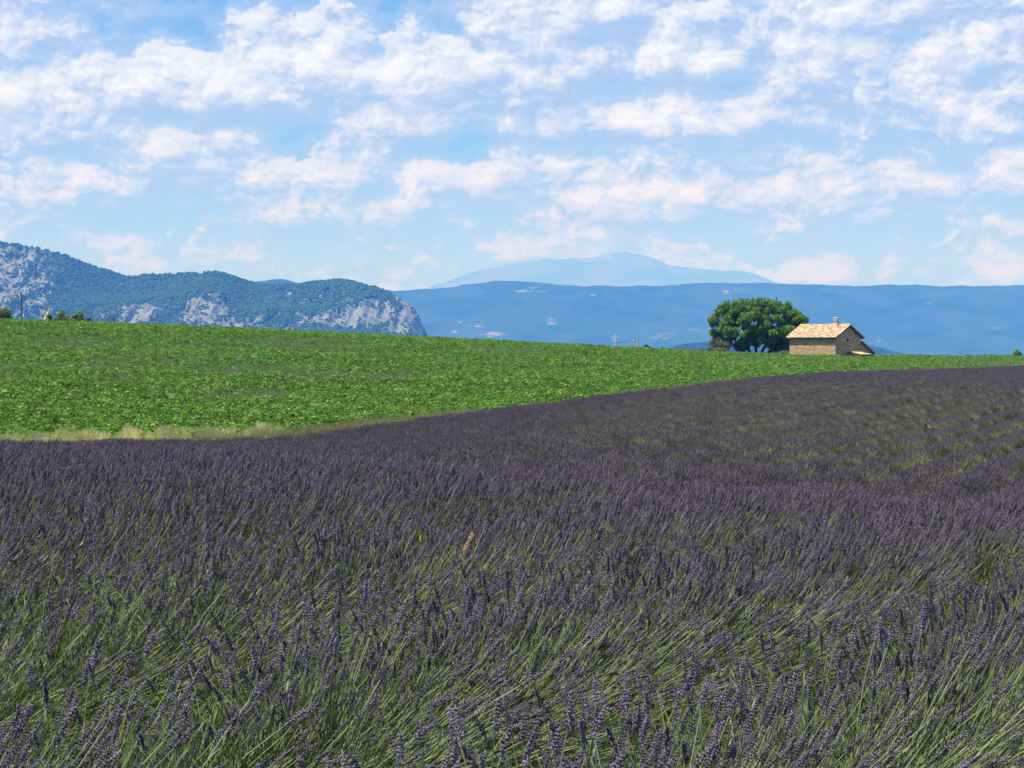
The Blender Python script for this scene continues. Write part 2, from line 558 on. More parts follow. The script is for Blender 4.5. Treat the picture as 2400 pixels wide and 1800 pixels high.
FAR_DROP = [(420, -6.0), (700, -26.0), (1500, -62.0), (4000, -85.0), (32000, -120.0)]
NEAR = [(1.0, -1.0), (4.6, -1.0)]
PROFILES = {
    -700: NEAR + [(9, -.93), (13, -.85), (17, zr(1060, 17)), (22, zr(1055, 22)), (30, -1.9), (45, zr(1058, 45)), (66, zr(1045, 66)),
                  (110, zr(890, 110)), (160, zr(795, 160)), (215, zr(728, 215)), (265, zr(732, 265))] + FAR_DROP,
    0: NEAR + [(9, -.95), (13, -.90), (17, zr(1080, 17)), (22, zr(1076, 22)), (30, -1.9), (45, zr(1070, 45)), (70, zr(1042, 70)),
               (110, zr(903, 110)), (160, zr(808, 160)), (220, zr(750, 220)), (265, zr(753, 265))] + FAR_DROP,
    600: NEAR + [(9, -.98), (13, -.95), (16, zr(1103, 16)), (21, zr(1100, 21)), (30, -2.15), (45, zr(1094, 45)), (60, zr(1058, 60)),
                 (80, zr(1024, 80)), (120, zr(910, 120)), (170, zr(822, 170)), (225, zr(773, 225)), (270, zr(775, 270))] + FAR_DROP,
    1200: NEAR + [(9, -1.03), (15, zr(1143, 15)), (20, zr(1146, 20)), (28, -2.3), (42, zr(1140, 42)), (60, zr(1045, 60)), (80, zr(990, 80)),
                  (100, zr(958, 100)), (140, zr(886, 140)), (180, zr(836, 180)), (230, zr(802, 230)), (275, zr(803, 275))] + FAR_DROP,
    1800: NEAR + [(9, -1.08), (15, zr(1186, 15)), (19, zr(1190, 19)), (27, -2.45), (40, zr(1178, 40)), (60, zr(1058, 60)), (90, zr(978, 90)),
                  (120, zr(930, 120)), (155, zr(883, 155)), (190, zr(853, 190)), (240, zr(832, 240)), (285, -.75)] + FAR_DROP,
    2400: NEAR + [(9, -1.12), (15, zr(1216, 15)), (19, zr(1222, 19)), (27, -2.6), (40, zr(1208, 40)), (70, zr(1040, 70)), (100, zr(972, 100)),
                  (150, zr(908, 150)), (230, zr(859, 230)), (250, zr(847, 250)), (275, zr(839, 275)), (310, -1.35)] + FAR_DROP,
    3100: NEAR + [(9, -1.16), (15, zr(1240, 15)), (19, zr(1246, 19)), (27, -2.8), (40, zr(1230, 40)), (70, zr(1050, 70)), (100, zr(980, 100)),
                  (150, zr(915, 150)), (230, zr(866, 230)), (290, zr(846, 290)), (330, -1.6)] + FAR_DROP,
}


def pchip(xk, yk, x):
    xk, yk = np.asarray(xk, float), np.asarray(yk, float)
    h = np.diff(xk)
    dl = np.diff(yk) / h
    d = np.zeros_like(yk)
    for i in range(1, len(xk) - 1):
        if dl[i - 1] * dl[i] > 0:
            w1, w2 = 2 * h[i] + h[i - 1], h[i] + 2 * h[i - 1]
            d[i] = (w1 + w2) / (w1 / dl[i - 1] + w2 / dl[i])
    d[0], d[-1] = dl[0], dl[-1]
    k = np.clip(np.searchsorted(xk, x) - 1, 0, len(xk) - 2)
    t = (x - xk[k]) / h[k]
    t = np.clip(t, 0, 1)
    return ((1 + 2 * t) * (1 - t) ** 2 * yk[k] + t * (1 - t) ** 2 * h[k] * d[k]
            + t * t * (3 - 2 * t) * yk[k + 1] + t * t * (t - 1) * h[k] * d[k + 1])


LD = np.linspace(0.0, math.log(32000), 420)
PXS = np.linspace(-700, 3100, 96)
_cols = sorted(PROFILES)
_tab = np.stack([pchip(np.log([d for d, _ in PROFILES[c]]), [z for _, z in PROFILES[c]], LD) for c in _cols])
TAB = np.stack([pchip(_cols, _tab[:, j], PXS) for j in range(len(LD))], 1)
for _ in range(3):                                   # soften the joints between bearings
    TAB[1:-1] = (TAB[:-2] + 2 * TAB[1:-1] + TAB[2:]) / 4

LAV_H, CROP_H = 0.62, 0.42


def table(x, y):
    yy = np.maximum(y, 1.0)
    ci = np.clip((1200 + F * x / yy + 700) / 3800 * (len(PXS) - 1), 0, len(PXS) - 1.001)
    di = np.clip(np.log(yy) / LD[-1] * (len(LD) - 1), 0, len(LD) - 1.001)
    i, j = ci.astype(int), di.astype(int)
    a, b = ci - i, di - j
    return (TAB[i, j] * (1 - a) * (1 - b) + TAB[i + 1, j] * a * (1 - b) + TAB[i, j + 1] * (1 - a) * b + TAB[i + 1, j + 1] * a * b)


EDGE = [(-700, 66), (0, 70), (300, 73.5), (600, 79), (900, 88), (1200, 101), (1500, 124), (1800, 155), (2100, 192), (2400, 232), (2700, 290)]
EDGE_Y = np.array([20.0, 45.0] + [d for _, d in EDGE] + [600.0])
EDGE_X = np.array([-160.0, -70.0] + [(p - 1200) / F * d for p, d in EDGE] + [260.0])


def edge_x(y):
    return np.interp(y, EDGE_Y, EDGE_X)


def crop_side(x, y):
    """signed metres: positive on the crop's side of the field edge"""
    return (edge_x(y) - x) * 0.85


def ground_z(x, y):
    x, y = np.asarray(x, float), np.asarray(y, float)
    c = sstep(-1.5, 1.5, crop_side(x, y))
    return EYE + table(x, y) - (LAV_H * (1 - c) + CROP_H * c) * (1 - sstep(260, 330, y)) + (fbm(x * .35, y * .35, 3, 5) - .5) * 0.10


# lavender rows run away to the right
ROW_S, ROW_OFF, FAR_S = 1.85, -0.62, 1.68


def row_g(y):
    return 0.36 * y + 0.26 * 20 * (1 - np.exp(-np.asarray(y, float) / 20))


def build_ground():
    n = 330
    k = math.asinh(32000 / 5.0)
    s = np.linspace(-1, 1, 2 * n + 1)
    xs = 5.0 * np.sinh(k * s)
    ky0 = math.asinh(60 / 5.0)
    sy = np.linspace(-ky0, k, 420)
    ys = 5.0 * np.sinh(sy)
    X, Y = np.meshgrid(xs, ys, indexing='ij')
    Z = ground_z(X, Y)
    v = np.stack([X, Y, Z], -1).reshape(-1, 3)
    m, t, b = new_mat('field_ground')
    a = t.n('ShaderNodeAttribute', attribute_name='crop')
    tc = t.n('ShaderNodeTexCoord')
    n1 = t.noise(tc.outputs['Object'], 0.9, 6.0, 0.65)
    n2 = t.noise(tc.outputs['Object'], 7.0, 5.0, 0.6)
    lav = t.mix(t.rng(n1, .35, .65), (0.085, 0.085, 0.040), (0.135, 0.115, 0.065))
    lav = t.mix(t.rng(n2, .45, .7), lav, (0.085, 0.11, 0.035))
    lav = t.mix(t.rng(a.outputs['Fac'], 0.02, 0.5), lav, (0.075, 0.095, 0.035))
    crop = t.mix(t.rng(n2, .35, .65), (0.05, 0.085, 0.025), (0.10, 0.10, 0.05))
    t.put(b.inputs['Base Color'], t.mix(a.outputs['Fac'], lav, crop))
    b.inputs['Roughness'].default_value = 0.95
    b.inputs['Specular IOR Level'].default_value = 0.1
    me = big_mesh('ground', v, grid_faces(len(xs), len(ys)), m, True)
    at_ = me.attributes.new('crop', 'FLOAT', 'POINT')
    at_.data.foreach_set('value', sstep(-1, 1, crop_side(X, Y)).astype(np.float32).ravel())
    tag(link('ground', me), kind='structure')


build_ground()


# ------------------------------------------------------------------ far hills
def hill_mat(name, dark, mid, pale, sc, edge=.02):
    """woods and clearings; the attribute rock brings out bare stone"""
    m, t, b = new_mat(name)
    tc = t.n('ShaderNodeTexCoord')
    a = t.n('ShaderNodeAttribute', attribute_name='rock')
    n1 = t.noise(tc.outputs['Object'], sc, 6.0, 0.65)
    n2 = t.noise(tc.outputs['Object'], sc * 5, 5.0, 0.7)
    col = t.mix(t.rng(n1, .38, .62), dark, mid)
    rockc = t.mix(t.rng(n2, .3, .7), tuple(c * .62 for c in pale), pale)
    f = t.rng(t.m('ADD', a.outputs['Fac'], t.m('MULTIPLY', t.m('SUBTRACT', n2, .5), 1.9)), .48 - edge, .60 + edge)
    t.put(b.inputs['Base Color'], t.mix(f, col, rockc))
    b.inputs['Roughness'].default_value = 0.95
    b.inputs['Specular IOR Level'].default_value = 0.05
    return m


def ridge(name, pts, D, base_z, front, back, mat, res_px, nv, rough, seed, patches=(), bump=0.0, rag=10.0, crag=0.0, soft=.8, taps=7):
    """a range of hills whose skyline passes through pts (photo pixels) at depth D"""
    px0, px1 = pts[0][0], pts[-1][0]
    nu = int((px1 - px0) / res_px) + 1
    px = np.linspace(px0, px1, nu)
    top = EYE + zr(np.interp(px, [p for p, _ in pts], [r for _, r in pts]), D)
    X1 = (px - 1200) / F * D
    top = np.convolve(np.pad(top, taps // 2, 'edge'), np.ones(taps) / taps, 'valid')
    top = top + (fbm(X1 / (bump * 6 + 1), X1 * 0, 3, seed + 5) - .5) * bump
    t = np.concatenate([np.linspace(0, 1, nv), np.linspace(1, 2, nv // 3)[1:]])
    P, Tt = np.meshgrid(np.arange(nu), t, indexing='ij')
    Yd = np.where(Tt <= 1, D - front * (1 - Tt), D + back * (Tt - 1))
    Xw = X1[P]
    prof = np.where(Tt <= 1, Tt ** 0.85, 1 - sstep(1, 2, Tt))
    H = top[P] - base_z
    Z = base_z + H * prof
    w = np.sin(np.clip(Tt, 0, 2) / 2 * math.pi) * np.where(Tt < 1, 1 - Tt ** 6, 0.4)
    Z = Z + w * (fbm(Xw / (front * .35), Yd / (front * .35), 5, seed) - .5) * rough
    rock = np.zeros_like(Z)
    row = HORIZON - (Z - EYE) / Yd * F + (fbm(Xw / (front * .09), Yd / (front * .12), 4, seed + 3) - .5) * rag
    pxx = 1200 + F * Xw / Yd + (fbm(Xw / (front * .08), Yd / (front * .10), 4, seed + 4) - .5) * rag * 1.6
    for (cx, cy, a, b, wt) in patches:
        rock = np.maximum(rock, wt * soft * np.exp(-(((pxx - cx) / a) ** 2 + ((row - cy) / b) ** 2) ** (2 if soft == 1 else 1)))
    if crag:                                           # broken cliffs where the rock shows
        k_ = np.clip(rock * 1.4, 0, 1) * (Tt < 1)
        Z = Z + k_ * (np.abs(fbm(Xw / 26, Yd / 60, 4, seed + 8) - .5) * 2 - .3) * crag
        Yd = Yd + k_ * (fbm(Xw / 17, Z / 40, 4, seed + 9) - .5) * crag * 3.2
    me = big_mesh(name, np.stack([Xw, Yd, Z], -1).reshape(-1, 3), grid_faces(nu, len(t)), mat, True)
    at_ = me.attributes.new('rock', 'FLOAT', 'POINT')
    at_.data.foreach_set('value', rock.astype(np.float32).ravel())
    o = tag(link(name, me), kind='structure')
    return o, (Xw, Yd, Z, rock, row, pxx)


def zpts(pts, s, ox, oy):
    return [(ox + x * s, oy + y * s) for x, y in pts]


VENTOUX = zpts([(60, 182), (160, 165), (300, 120), (450, 85), (560, 68), (660, 62), (740, 55), (830, 38), (890, 48), (930, 62), (980, 88),
                (1080, 100), (1180, 115), (1260, 125), (1330, 148), (1420, 175)], .678, 900, 560)
PLATEAU = [(-1000, 700), (0, 690), (600, 688), (880, 682)] + zpts(
    [(0, 178), (150, 170), (300, 160), (420, 156), (540, 155), (700, 160), (900, 160), (1050, 157), (1200, 152), (1350, 152), (1500, 156),
     (1600, 160), (1680, 166), (1800, 163), (1950, 160), (2212, 160), (2800, 170), (3600, 190)], .678, 900, 560)
SMALL_BLUE = [(520, 690), (590, 662), (640, 655), (670, 653), (700, 664), (760, 690)]
DARK_HILL = [(1480, 835), (1560, 818), (1600, 806), (1650, 801), (1720, 802), (1800, 812), (1900, 830), (1960, 840)]
SLOPE = [(1840, 842), (1930, 815), (1985, 804), (2040, 807), (2080, 818), (2120, 829), (2180, 836), (2300, 838), (2400, 835), (2600, 838)]
HILL = zpts([(-1200, 150), (-900, 60), (-600, 30), (-300, 40), (0, 57), (100, 70), (230, 90), (350, 125), (500, 185), (640, 228), (690, 233), (740, 220), (830, 225),
             (870, 222), (960, 212), (1060, 210), (1130, 212), (1200, 240), (1290, 265), (1380, 278), (1500, 272), (1600, 262),
             (1720, 258), (1830, 270), (1920, 300), (1990, 338), (2060, 375), (2105, 402), (2122, 440), (2140, 480), (2165, 540), (2190, 600)], .4611, 0, 540)

M_FAR = hill_mat('far_mountain', (0.065, 0.058, 0.040), (0.105, 0.085, 0.055), (0.19, 0.17, 0.14), 0.0012, .2)
M_PLAT = hill_mat('plateau_woods', (0.012, 0.030, 0.015), (0.028, 0.048, 0.027), (0.18, 0.165, 0.14), 0.004, .16)
M_DARKHILL = hill_mat('dark_woods', (0.008, 0.018, 0.010), (0.018, 0.030, 0.016), (0.2, 0.18, 0.15), 0.01)
M_HILL = hill_mat('limestone_hill', (0.032, 0.055, 0.022), (0.060, 0.082, 0.034), (0.180, 0.195, 0.20), 0.02)

ridge('mountain', VENTOUX, 29500, -115, 5200, 2000, M_FAR, 5, 60, 420, 3,
      [(1390, 605, 70, 10, .8), (1500, 604, 26, 6, .7), (1270, 632, 30, 8, .5), (1560, 640, 40, 8, .5)], 40, taps=3)
ridge('plateau', PLATEAU, 10300, -102, 1500, 2000, M_PLAT, 4, 130, 210, 4,
      [(1230, 681, 50, 5, .9), (1250, 675, 22, 3, .8), (1385, 692, 14, 3, .8), (1422, 685, 8, 3, .8), (1075, 755, 14, 5, .85), (1110, 764, 30, 5, .85), (1065, 778, 14, 4, .8),
       (1150, 782, 55, 8, .9), (1295, 752, 24, 10, .72), (1300, 758, 18, 4, .95), (1710, 682, 60, 6, .62), (1626, 676, 6, 2, .9),
       (1640, 772, 50, 14, .5), (2340, 770, 24, 6, .7), (2055, 798, 14, 4, .75), (1700, 690, 30, 4, .6), (1560, 785, 70, 18, .5), (2180, 710, 60, 5, .45)], 16)
ridge('hill', SMALL_BLUE, 8200, -95, 900, 900, M_DARKHILL, 4, 30, 30, 8, (), 7)
ridge('hill', DARK_HILL, 4700, -91, 500, 500, M_DARKHILL, 4, 40, 16, 9, (), 5)
ridge('hill', SLOPE, 5200, -92, 500, 500, M_DARKHILL, 5, 30, 8, 10, (), 5)
ROCKS = [(45, 615, 75, 45, .78), (20, 690, 110, 60, .72), (95, 660, 60, 50, .66), (40, 745, 160, 40, .60), (330, 733, 60, 34, .78), (300, 752, 60, 20, .7),
         (470, 745, 70, 30, .85), (480, 712, 70, 26, .72), (385, 715, 30, 12, .5), (560, 755, 100, 26, .56), (620, 745, 60, 20, .5), (760, 742, 70, 24, .70),
         (860, 735, 110, 40, .82), (950, 745, 45, 55, .86), (985, 760, 40, 50, .86), (750, 700, 60, 14, .45), (810, 685, 45, 10, .55), (690, 765, 60, 18, .6),
         (670, 690, 30, 8, .5), (340, 642, 22, 6, .62), (130, 612, 40, 6, .4), (780, 690, 20, 6, .6), (500, 700, 180, 10, .33)]
_, (hx, hy, hz, hrock, hrow, hpx) = ridge('limestone_hill', HILL, 4300, -88, 760, 900, M_HILL, 3.0, 150, 95, 21, ROCKS, 6, 46.0, 26.0, 1)
scene.objects['hill'].name = 'hill'


def blob_mesh(name, mat, seed, n1=9, n2=6, amp=.35):
    """a lumpy round crown, wider than tall, standing on the ground"""
    r = np.random.default_rng(seed)
    th = np.linspace(0, 2 * math.pi, n1, endpoint=False)
    ph = np.linspace(0.02, math.pi * .8, n2)
    T_, P_ = np.meshgrid(th, ph, indexing='ij')
    rad = 1 + (r.random(T_.shape) - .5) * amp * 2
    v = np.stack([np.sin(P_) * np.cos(T_) * rad, np.sin(P_) * np.sin(T_) * rad, .55 + np.cos(P_) * rad * .8], -1)
    f = []
    for i in range(n1):
        for j in range(n2 - 1):
            a = i * n2 + j
            b = ((i + 1) % n1) * n2 + j
            f.append((a, a + 1, b + 1, b))
    return big_mesh(name, v.reshape(-1, 3), f, mat, False)


def hill_woods():
    # scrub oaks over the limestone hill, thin where the rock is bare
    n = 110000
    i = RNG.integers(0, hx.shape[0] - 1, n)
    j = RNG.integers(0, int(150 * 1.08), n)
    a, b = RNG.random(n), RNG.random(n)

    def bl(A):
        return (A[i, j] * (1 - a) * (1 - b) + A[i + 1, j] * a * (1 - b) + A[i, j + 1] * (1 - a) * b + A[i + 1, j + 1] * a * b)
    X, Y, Z, rk = bl(hx), bl(hy), bl(hz), bl(hrock)
    nz = fbm(X / 28, Y / 28, 4, 77)
    n8 = fbm(X / 7, Z / 11, 3, 78)
    rkn = rk * .85 + (nz - .5) * 1.5 + (n8 - .5) * 1.2
    keep = (rkn < .40) | ((rkn < .70) & (RNG.random(n) < .30))
    keep &= RNG.random(n) < .55 + .9 * (fbm(X / 60, Y / 40, 3, 5) - .25)
    keep &= bl(hrow) < 830
    X, Y, Z = X[keep], Y[keep], Z[keep]
    m = len(X)
    s = RNG.uniform(1.7, 3.6, m) * (1 - .35 * np.clip(rk[keep], 0, 1))
    rot = np.zeros((m, 3))
    rot[:, 2] = RNG.uniform(0, 6.28, m)
    mw = mat_island('scrub_oak', [(0.0, (0.0144, 0.0412, 0.0137)), (0.6, (0.0240, 0.0609, 0.0198)), (1.0, (0.0390, 0.0851, 0.0274))], 0.85, 0.0, 0.12, 0.1)
    protos = [blob_mesh('scrub_oak', mw, q) for q in range(5)]
    scatter('woodland', np.stack([X, Y, Z - .4], 1), rot, s, RNG.integers(0, 5, m), protos)


hill_woods()


# ------------------------------------------------------------------ haze
def build_haze():
    b = MB()
    zmin = -123.0
    b.box((0, 14250, (1600 + zmin) / 2), (72000, 37500, 1600 - zmin))
    m = bpy.data.materials.new('air')
    m.use_nodes = True
    t = NT(m.node_tree)
    m.node_tree.nodes.remove(m.node_tree.nodes['Principled BSDF'])
    pv = t.n('ShaderNodeVolumePrincipled')
    pv.inputs['Color'].default_value = (*HAZE_COLOR, 1)
    pv.inputs['Absorption Color'].default_value = (*HAZE_ABSORB, 1)
    pv.inputs['Density'].default_value = HAZE_DENSITY
    pv.inputs['Anisotropy'].default_value = 0.0
    t.put(m.node_tree.nodes['Material Output'].inputs['Volume'], pv.outputs[0])
    tag(b.build('haze', m), kind='stuff')


build_haze()


# ------------------------------------------------------------------ lavender
def stalk_parts(seed, length=.60, detail=True):
    """one lavender stalk bending towards +X: (stem verts/faces, head verts/faces)"""
    r = random.Random(seed)
    stem, head = MB(), MB()
    bend = r.uniform(.03, .11)
    hl = r.uniform(.052, .088)
    n = 5 if detail else 3
    L = length * r.uniform(.88, 1.12)

    def pos(t):
        return Vector((bend * t * t + .006 * math.sin(t * 5 + seed), .01 * math.sin(t * 4 + seed * 2.1), L * t))
    pts = [pos(i / n) for i in range(n + 1)]
    stem.tube(pts, [.0021 - .0007 * i / n for i in range(n + 1)], 3, cap=False)
    # a pair of narrow leaves low on the stem
    for q in range(3):
        t = r.uniform(.1, .5)
        p = pos(t)
        a = r.uniform(0, 6.28)
        d = Vector((math.cos(a) * .6, math.sin(a) * .6, 1)).normalized() * r.uniform(.05, .09)
        s = Vector((-math.sin(a), math.cos(a), 0)) * .003
        stem.add([p - s, p + s, p + d], [(0, 1, 2)])
    tip = pos(1.0)
    ax = (pos(1.0) - pos(.9)).normalized()
    e1 = ax.cross(Vector((0, 1, 0))).normalized()
    e2 = ax.cross(e1)
    ws = .0098
    nw = int(hl / ws)
    whorls = [(k * ws, 1.0) for k in range(nw)]
    if r.random() < .7:
        whorls.append((-r.uniform(.015, .035), .9))
    for (h, k) in whorls:
        u = max(h, 0) / hl
        rad = (.0078 if h >= 0 else .006) * (1.05 - .60 * u ** 2.2) * r.uniform(.8, 1.2)
        m = 6
        off = r.uniform(0, 6.28)
        for q in range(m):
            if r.random() < .08:
                continue
            a = off + q * 2 * math.pi / m + r.uniform(-.2, .2)
            o = e1 * math.cos(a) + e2 * math.sin(a)
            base = tip + ax * (h + r.uniform(-.0015, .0015)) + o * rad * .25
            d = (o * .8 + ax * .75).normalized()
            ln = rad * r.uniform(1.05, 1.45)
            w = .0032
            s1 = d.cross(ax).normalized() * w
            s2 = d.cross(s1).normalized() * w
            mid = base + d * ln * .6
            head.add([base, mid + s1, mid + s2, mid - s1, mid - s2, base + d * ln],
                     [(0, 2, 1), (0, 3, 2), (0, 4, 3), (0, 1, 4), (5, 1, 2), (5, 2, 3), (5, 3, 4), (5, 4, 1)])
    head.tube([tip - ax * .01, tip + ax * hl], [.0026, .0018], 4)
    return stem, head


def stalk_mesh(seed):
    st, hd = stalk_parts(seed)
    b = MB()
    b.add(st.v, st.f, 0)
    b.add(hd.v, hd.f, 1)
    return b.mesh('lavender_stalk', [M_STEM, M_FLORET])


def shoot_mesh(seed):
    """a shoot without a flower: a thin stem with narrow grey green leaves up to its tip"""
    r = random.Random(seed)
    b = MB()
    L, bend = r.uniform(.42, .58), r.uniform(.02, .09)
    pos = lambda t: Vector((bend * t * t, .01 * math.sin(4 * t + seed), L * t))
    b.tube([pos(i / 4) for i in range(5)], [.0018, .0017, .0015, .0013, .0010], 3, cap=False)
    for q in range(16):
        t = r.uniform(.25, 1.0)
        p = pos(t)
        a = r.uniform(0, 6.28)
        d = Vector((math.cos(a) * .55, math.sin(a) * .55, 1)).normalized() * r.uniform(.035, .075)
        s = Vector((-math.sin(a), math.cos(a), 0)) * r.uniform(.0022, .0036)
        m = p + d * .55
        b.add([p - s * .4, p + s * .4, m + s, m - s, p + d], [(0, 1, 2, 3), (3, 2, 4)])
    return b.mesh('lavender_shoot', [M_SHOOT])


def tuft_mesh(seed, n=170, rad=.40, h=.34):
    """the leafy cushion at the foot of a lavender plant"""
    r = random.Random(seed)
    b = MB()
    for q in range(n):
        a, d = r.uniform(0, 6.28), rad * math.sqrt(r.random())
        p = Vector((math.cos(a) * d, math.sin(a) * d, r.uniform(0, .06)))
        lean = Vector((math.cos(a) * d * 1.2 + r.uniform(-.10, .20), math.sin(a) * d * 1.2 + r.uniform(-.12, .12), 0))
        hh = h * r.uniform(.5, 1.15)
        w = r.uniform(.0025, .005)
        c = r.uniform(0, 6.28)
        s = Vector((math.cos(c), math.sin(c), 0)) * w
        m = p + lean * .4 + Vector((0, 0, hh * .6))
        e = p + lean + Vector((0, 0, hh))
        b.add([p - s, p + s, m + s, m - s, e], [(0, 1, 2, 3), (3, 2, 4)])
    return b.mesh('lavender_leaves', [M_LAVLEAF])


def far_plant_mesh(seed, n=200, bloom=.8):
    """a whole lavender plant for the distance: spikes on stems over a leafy dome"""
    r = random.Random(seed)
    b = MB()
    for q in range(n):
        a, d = r.uniform(0, 6.28), math.sqrt(r.random())
        foot = Vector((math.cos(a) * d * .22, math.sin(a) * d * .22, .08))
        hgt = .60 * (1 - .45 * d * d) * r.uniform(.85, 1.12)
        tip = Vector((math.cos(a) * d * .44 + .04 + r.uniform(-.07, .07), math.sin(a) * d * .55 + r.uniform(-.07, .07), hgt))
        ax = (tip - foot).normalized()
        e1 = ax.cross(Vector((.3, 1, 0))).normalized()
        e2 = ax.cross(e1)
        hl = r.uniform(.07, .11)
        w = .0048
        b.add([foot - e1 * w, foot + e1 * w, tip + e1 * w * .7, tip - e1 * w * .7], [(0, 1, 2, 3)], 0)
        if r.random() > (1 - float(sstep(bloom * .45, bloom, d))) + .10:
            continue
        rr = .0085
        m = tip + ax * hl * .35
        vs = [tip] + [m + (e1 * math.cos(t) + e2 * math.sin(t)) * rr for t in (0, 1.571, 3.142, 4.712)] + [tip + ax * hl]
        b.add(vs, [(0, 2, 1), (0, 3, 2), (0, 4, 3), (0, 1, 4), (5, 1, 2), (5, 2, 3), (5, 3, 4), (5, 4, 1)], 1)
    for q in range(80):
        a, d = r.uniform(0, 6.28), .32 * math.sqrt(r.random())
        p = Vector((math.cos(a) * d, math.sin(a) * d, 0))
        e = p * 1.5 + Vector((r.uniform(-.08, .12), r.uniform(-.08, .08), r.uniform(.2, .36)))
        s = Vector((r.uniform(-1, 1), r.uniform(-1, 1), 0)).normalized() * .009
        b.add([p - s, p + s, e], [(0, 1, 2)], 2)
    return b.mesh('lavender_plant', [M_FAR_STEM, M_FAR_FLORET, M_DULL])


def weed_mesh(seed, n=45, rad=.16, h=.28, mat=None, w=.006):
    r = random.Random(seed)
    b = MB()
    for q in range(n):
        a, d = r.uniform(0, 6.28), rad * math.sqrt(r.random())
        p = Vector((math.cos(a) * d, math.sin(a) * d, -.02))
        hh = h * r.uniform(.45, 1.1)
        ln = Vector((r.uniform(-.3, .55), r.uniform(-.4, .4), 0)) * hh
        c = r.uniform(0, 6.28)
        s = Vector((math.cos(c), math.sin(c), 0)) * w * r.uniform(.6, 1.2)
        m = p + ln * .3 + Vector((0, 0, hh * .6))
        b.add([p - s, p + s, m + s * .8, m - s * .8, p + ln + Vector((0, 0, hh))], [(0, 1, 2, 3), (3, 2, 4)])
    return b.mesh('grass_tuft', [mat or M_WEED])


def in_view(x, y, m=.06, pad=1.2):
    return np.abs(x) < (1200 / F + m) * y + pad


def row_plants(y0, y1, step, sp):
    """plants of the lavender rows between two depths: x, y"""
    xs, ys = [], []
    for k in range(-85, 75):
        y = np.arange(y0, y1, step) + RNG.uniform(-step * .45, step * .45, len(np.arange(y0, y1, step)))
        x = k * sp + ROW_OFF + row_g(y) + RNG.normal(0, .07, len(y))
        ok = in_view(x, y) & (crop_side(x, y) < np.where(x < -1.0, -1.5, -.35))
        xs.append(x[ok])
        ys.append(y[ok])
    for off in (.45, 1.3, 2.2):                        # headland rows close the field along its edge
        y = np.arange(max(y0, 45), max(y1, 45), step * .8)
        y = y + RNG.uniform(-step * .4, step * .4, len(y))
        x = edge_x(y) + (off + 1.1 * (1 - sstep(-6, 1, edge_x(y)))) / .85 + RNG.normal(0, .15, len(y))
        ok = in_view(x, y)
        xs.append(x[ok])
        ys.append(y[ok])
    return np.concatenate(xs), np.concatenate(ys)


NEAR_END = 25.0
FRONT_STALKS = []


def near_lavender():
    px, py = row_plants(3.0, NEAR_END, .36, ROW_S)
    gap = fbm(px * .5, py * .5, 2, 31)
    n_stalk = 270
    P, Ro, S, I = [], [], [], []
    pt, rt = [], []
    for x, y in zip(px, py):
        vig = RNG.uniform(.75, 1.2)
        n = int(n_stalk * vig)
        a = RNG.uniform(0, 2 * math.pi, n)
        d = np.sqrt(RNG.random(n))
        gust = float(fbm(x * .45, y * .45, 2, 91))
        edge_wind = 1.2 - .70 * float(sstep(7.5, 12, y))
        # across-row coordinate in plant, positive to the right
        cx = np.cos(a) * d
        lean = .11 + 1.05 * np.clip(cx + .15, 0, 1) * (.50 + .8 * gust) * edge_wind + .5 * max(gust - .48, 0) + RNG.normal(0, .20, n)
        lx = lean + np.cos(a) * d * .22
        ly = np.sin(a) * d * .42 + RNG.normal(0, .24, n) - .03
        strong = RNG.random(n) < .10
        lx = np.where(strong, lx + RNG.uniform(0, .5, n), lx)
        calm = 1.0 - .50 * float(sstep(7.5, 11.5, y))
        tilt = np.clip(np.hypot(lx, ly) * calm, 0, 1.25)
        head = np.arctan2(ly, lx)
        bx = x + cx * .32
        by = y + np.sin(a) * d * .28
        P.append(np.stack([bx, by], 1))
        Ro.append(np.stack([RNG.normal(0, .05, n), tilt, head], 1))
        S.append((1.14 - .50 * RNG.random(n) ** 1.5) * (1 - .10 * d * d) * (.92 + .14 * vig - .1))
        pt.append((x, y))
        rt.append(RNG.uniform(0, 6.28))
    P, Ro, S = np.concatenate(P), np.concatenate(Ro), np.concatenate(S)
    Z = ground_z(P[:, 0], P[:, 1]) + .04
    idx = RNG.integers(0, 9, len(P))
    green = np.clip(1.3 * (fbm(P[:, 0] * .55, P[:, 1] * .40, 3, 57) - .30), .05, .42) * (1 - .75 * sstep(11.5, 14.5, P[:, 1])) * sstep(3.5, 6.0, P[:, 1])
    side_ = ((P[:, 0] - ROW_OFF - row_g(P[:, 1])) / ROW_S + .5) % 1 - .5      # across the row, right side positive
    green = green + .30 * sstep(.04, .16, side_) * (1 - sstep(8, 11, P[:, 1])) * sstep(3.2, 4.4, P[:, 1])
    shoot = RNG.random(len(P)) < green
    idx = np.where(shoot, 13 + RNG.integers(0, 4, len(P)), idx)
    # the nearest stalks in the picture become things of their own
    hxw = P[:, 0] + np.sin(Ro[:, 1]) * np.cos(Ro[:, 2]) * .6 * S
    hyw = P[:, 1] + np.sin(Ro[:, 1]) * np.sin(Ro[:, 2]) * .6 * S
    hzw = Z + np.cos(Ro[:, 1]) * .64 * S
    row = HORIZON - (hzw - EYE) / hyw * F
    pxx = 1200 + F * hxw / hyw
    vis = np.where((row < 1770) & (pxx > 30) & (pxx < 2370) & ~shoot)[0]
    front = vis[np.argsort(hyw[vis])[:300]]
    keep = np.ones(len(P), bool)
    keep[front] = False
    for q in front:
        FRONT_STALKS.append((float(P[q, 0]), float(P[q, 1]), float(Z[q]), tuple(float(v) for v in Ro[q]), float(S[q]), int(idx[q])))
    pts = np.stack([P[:, 0], P[:, 1], Z], 1)[keep]
    return pts, Ro[keep], S[keep], idx[keep], np.array(pt), np.array(rt)


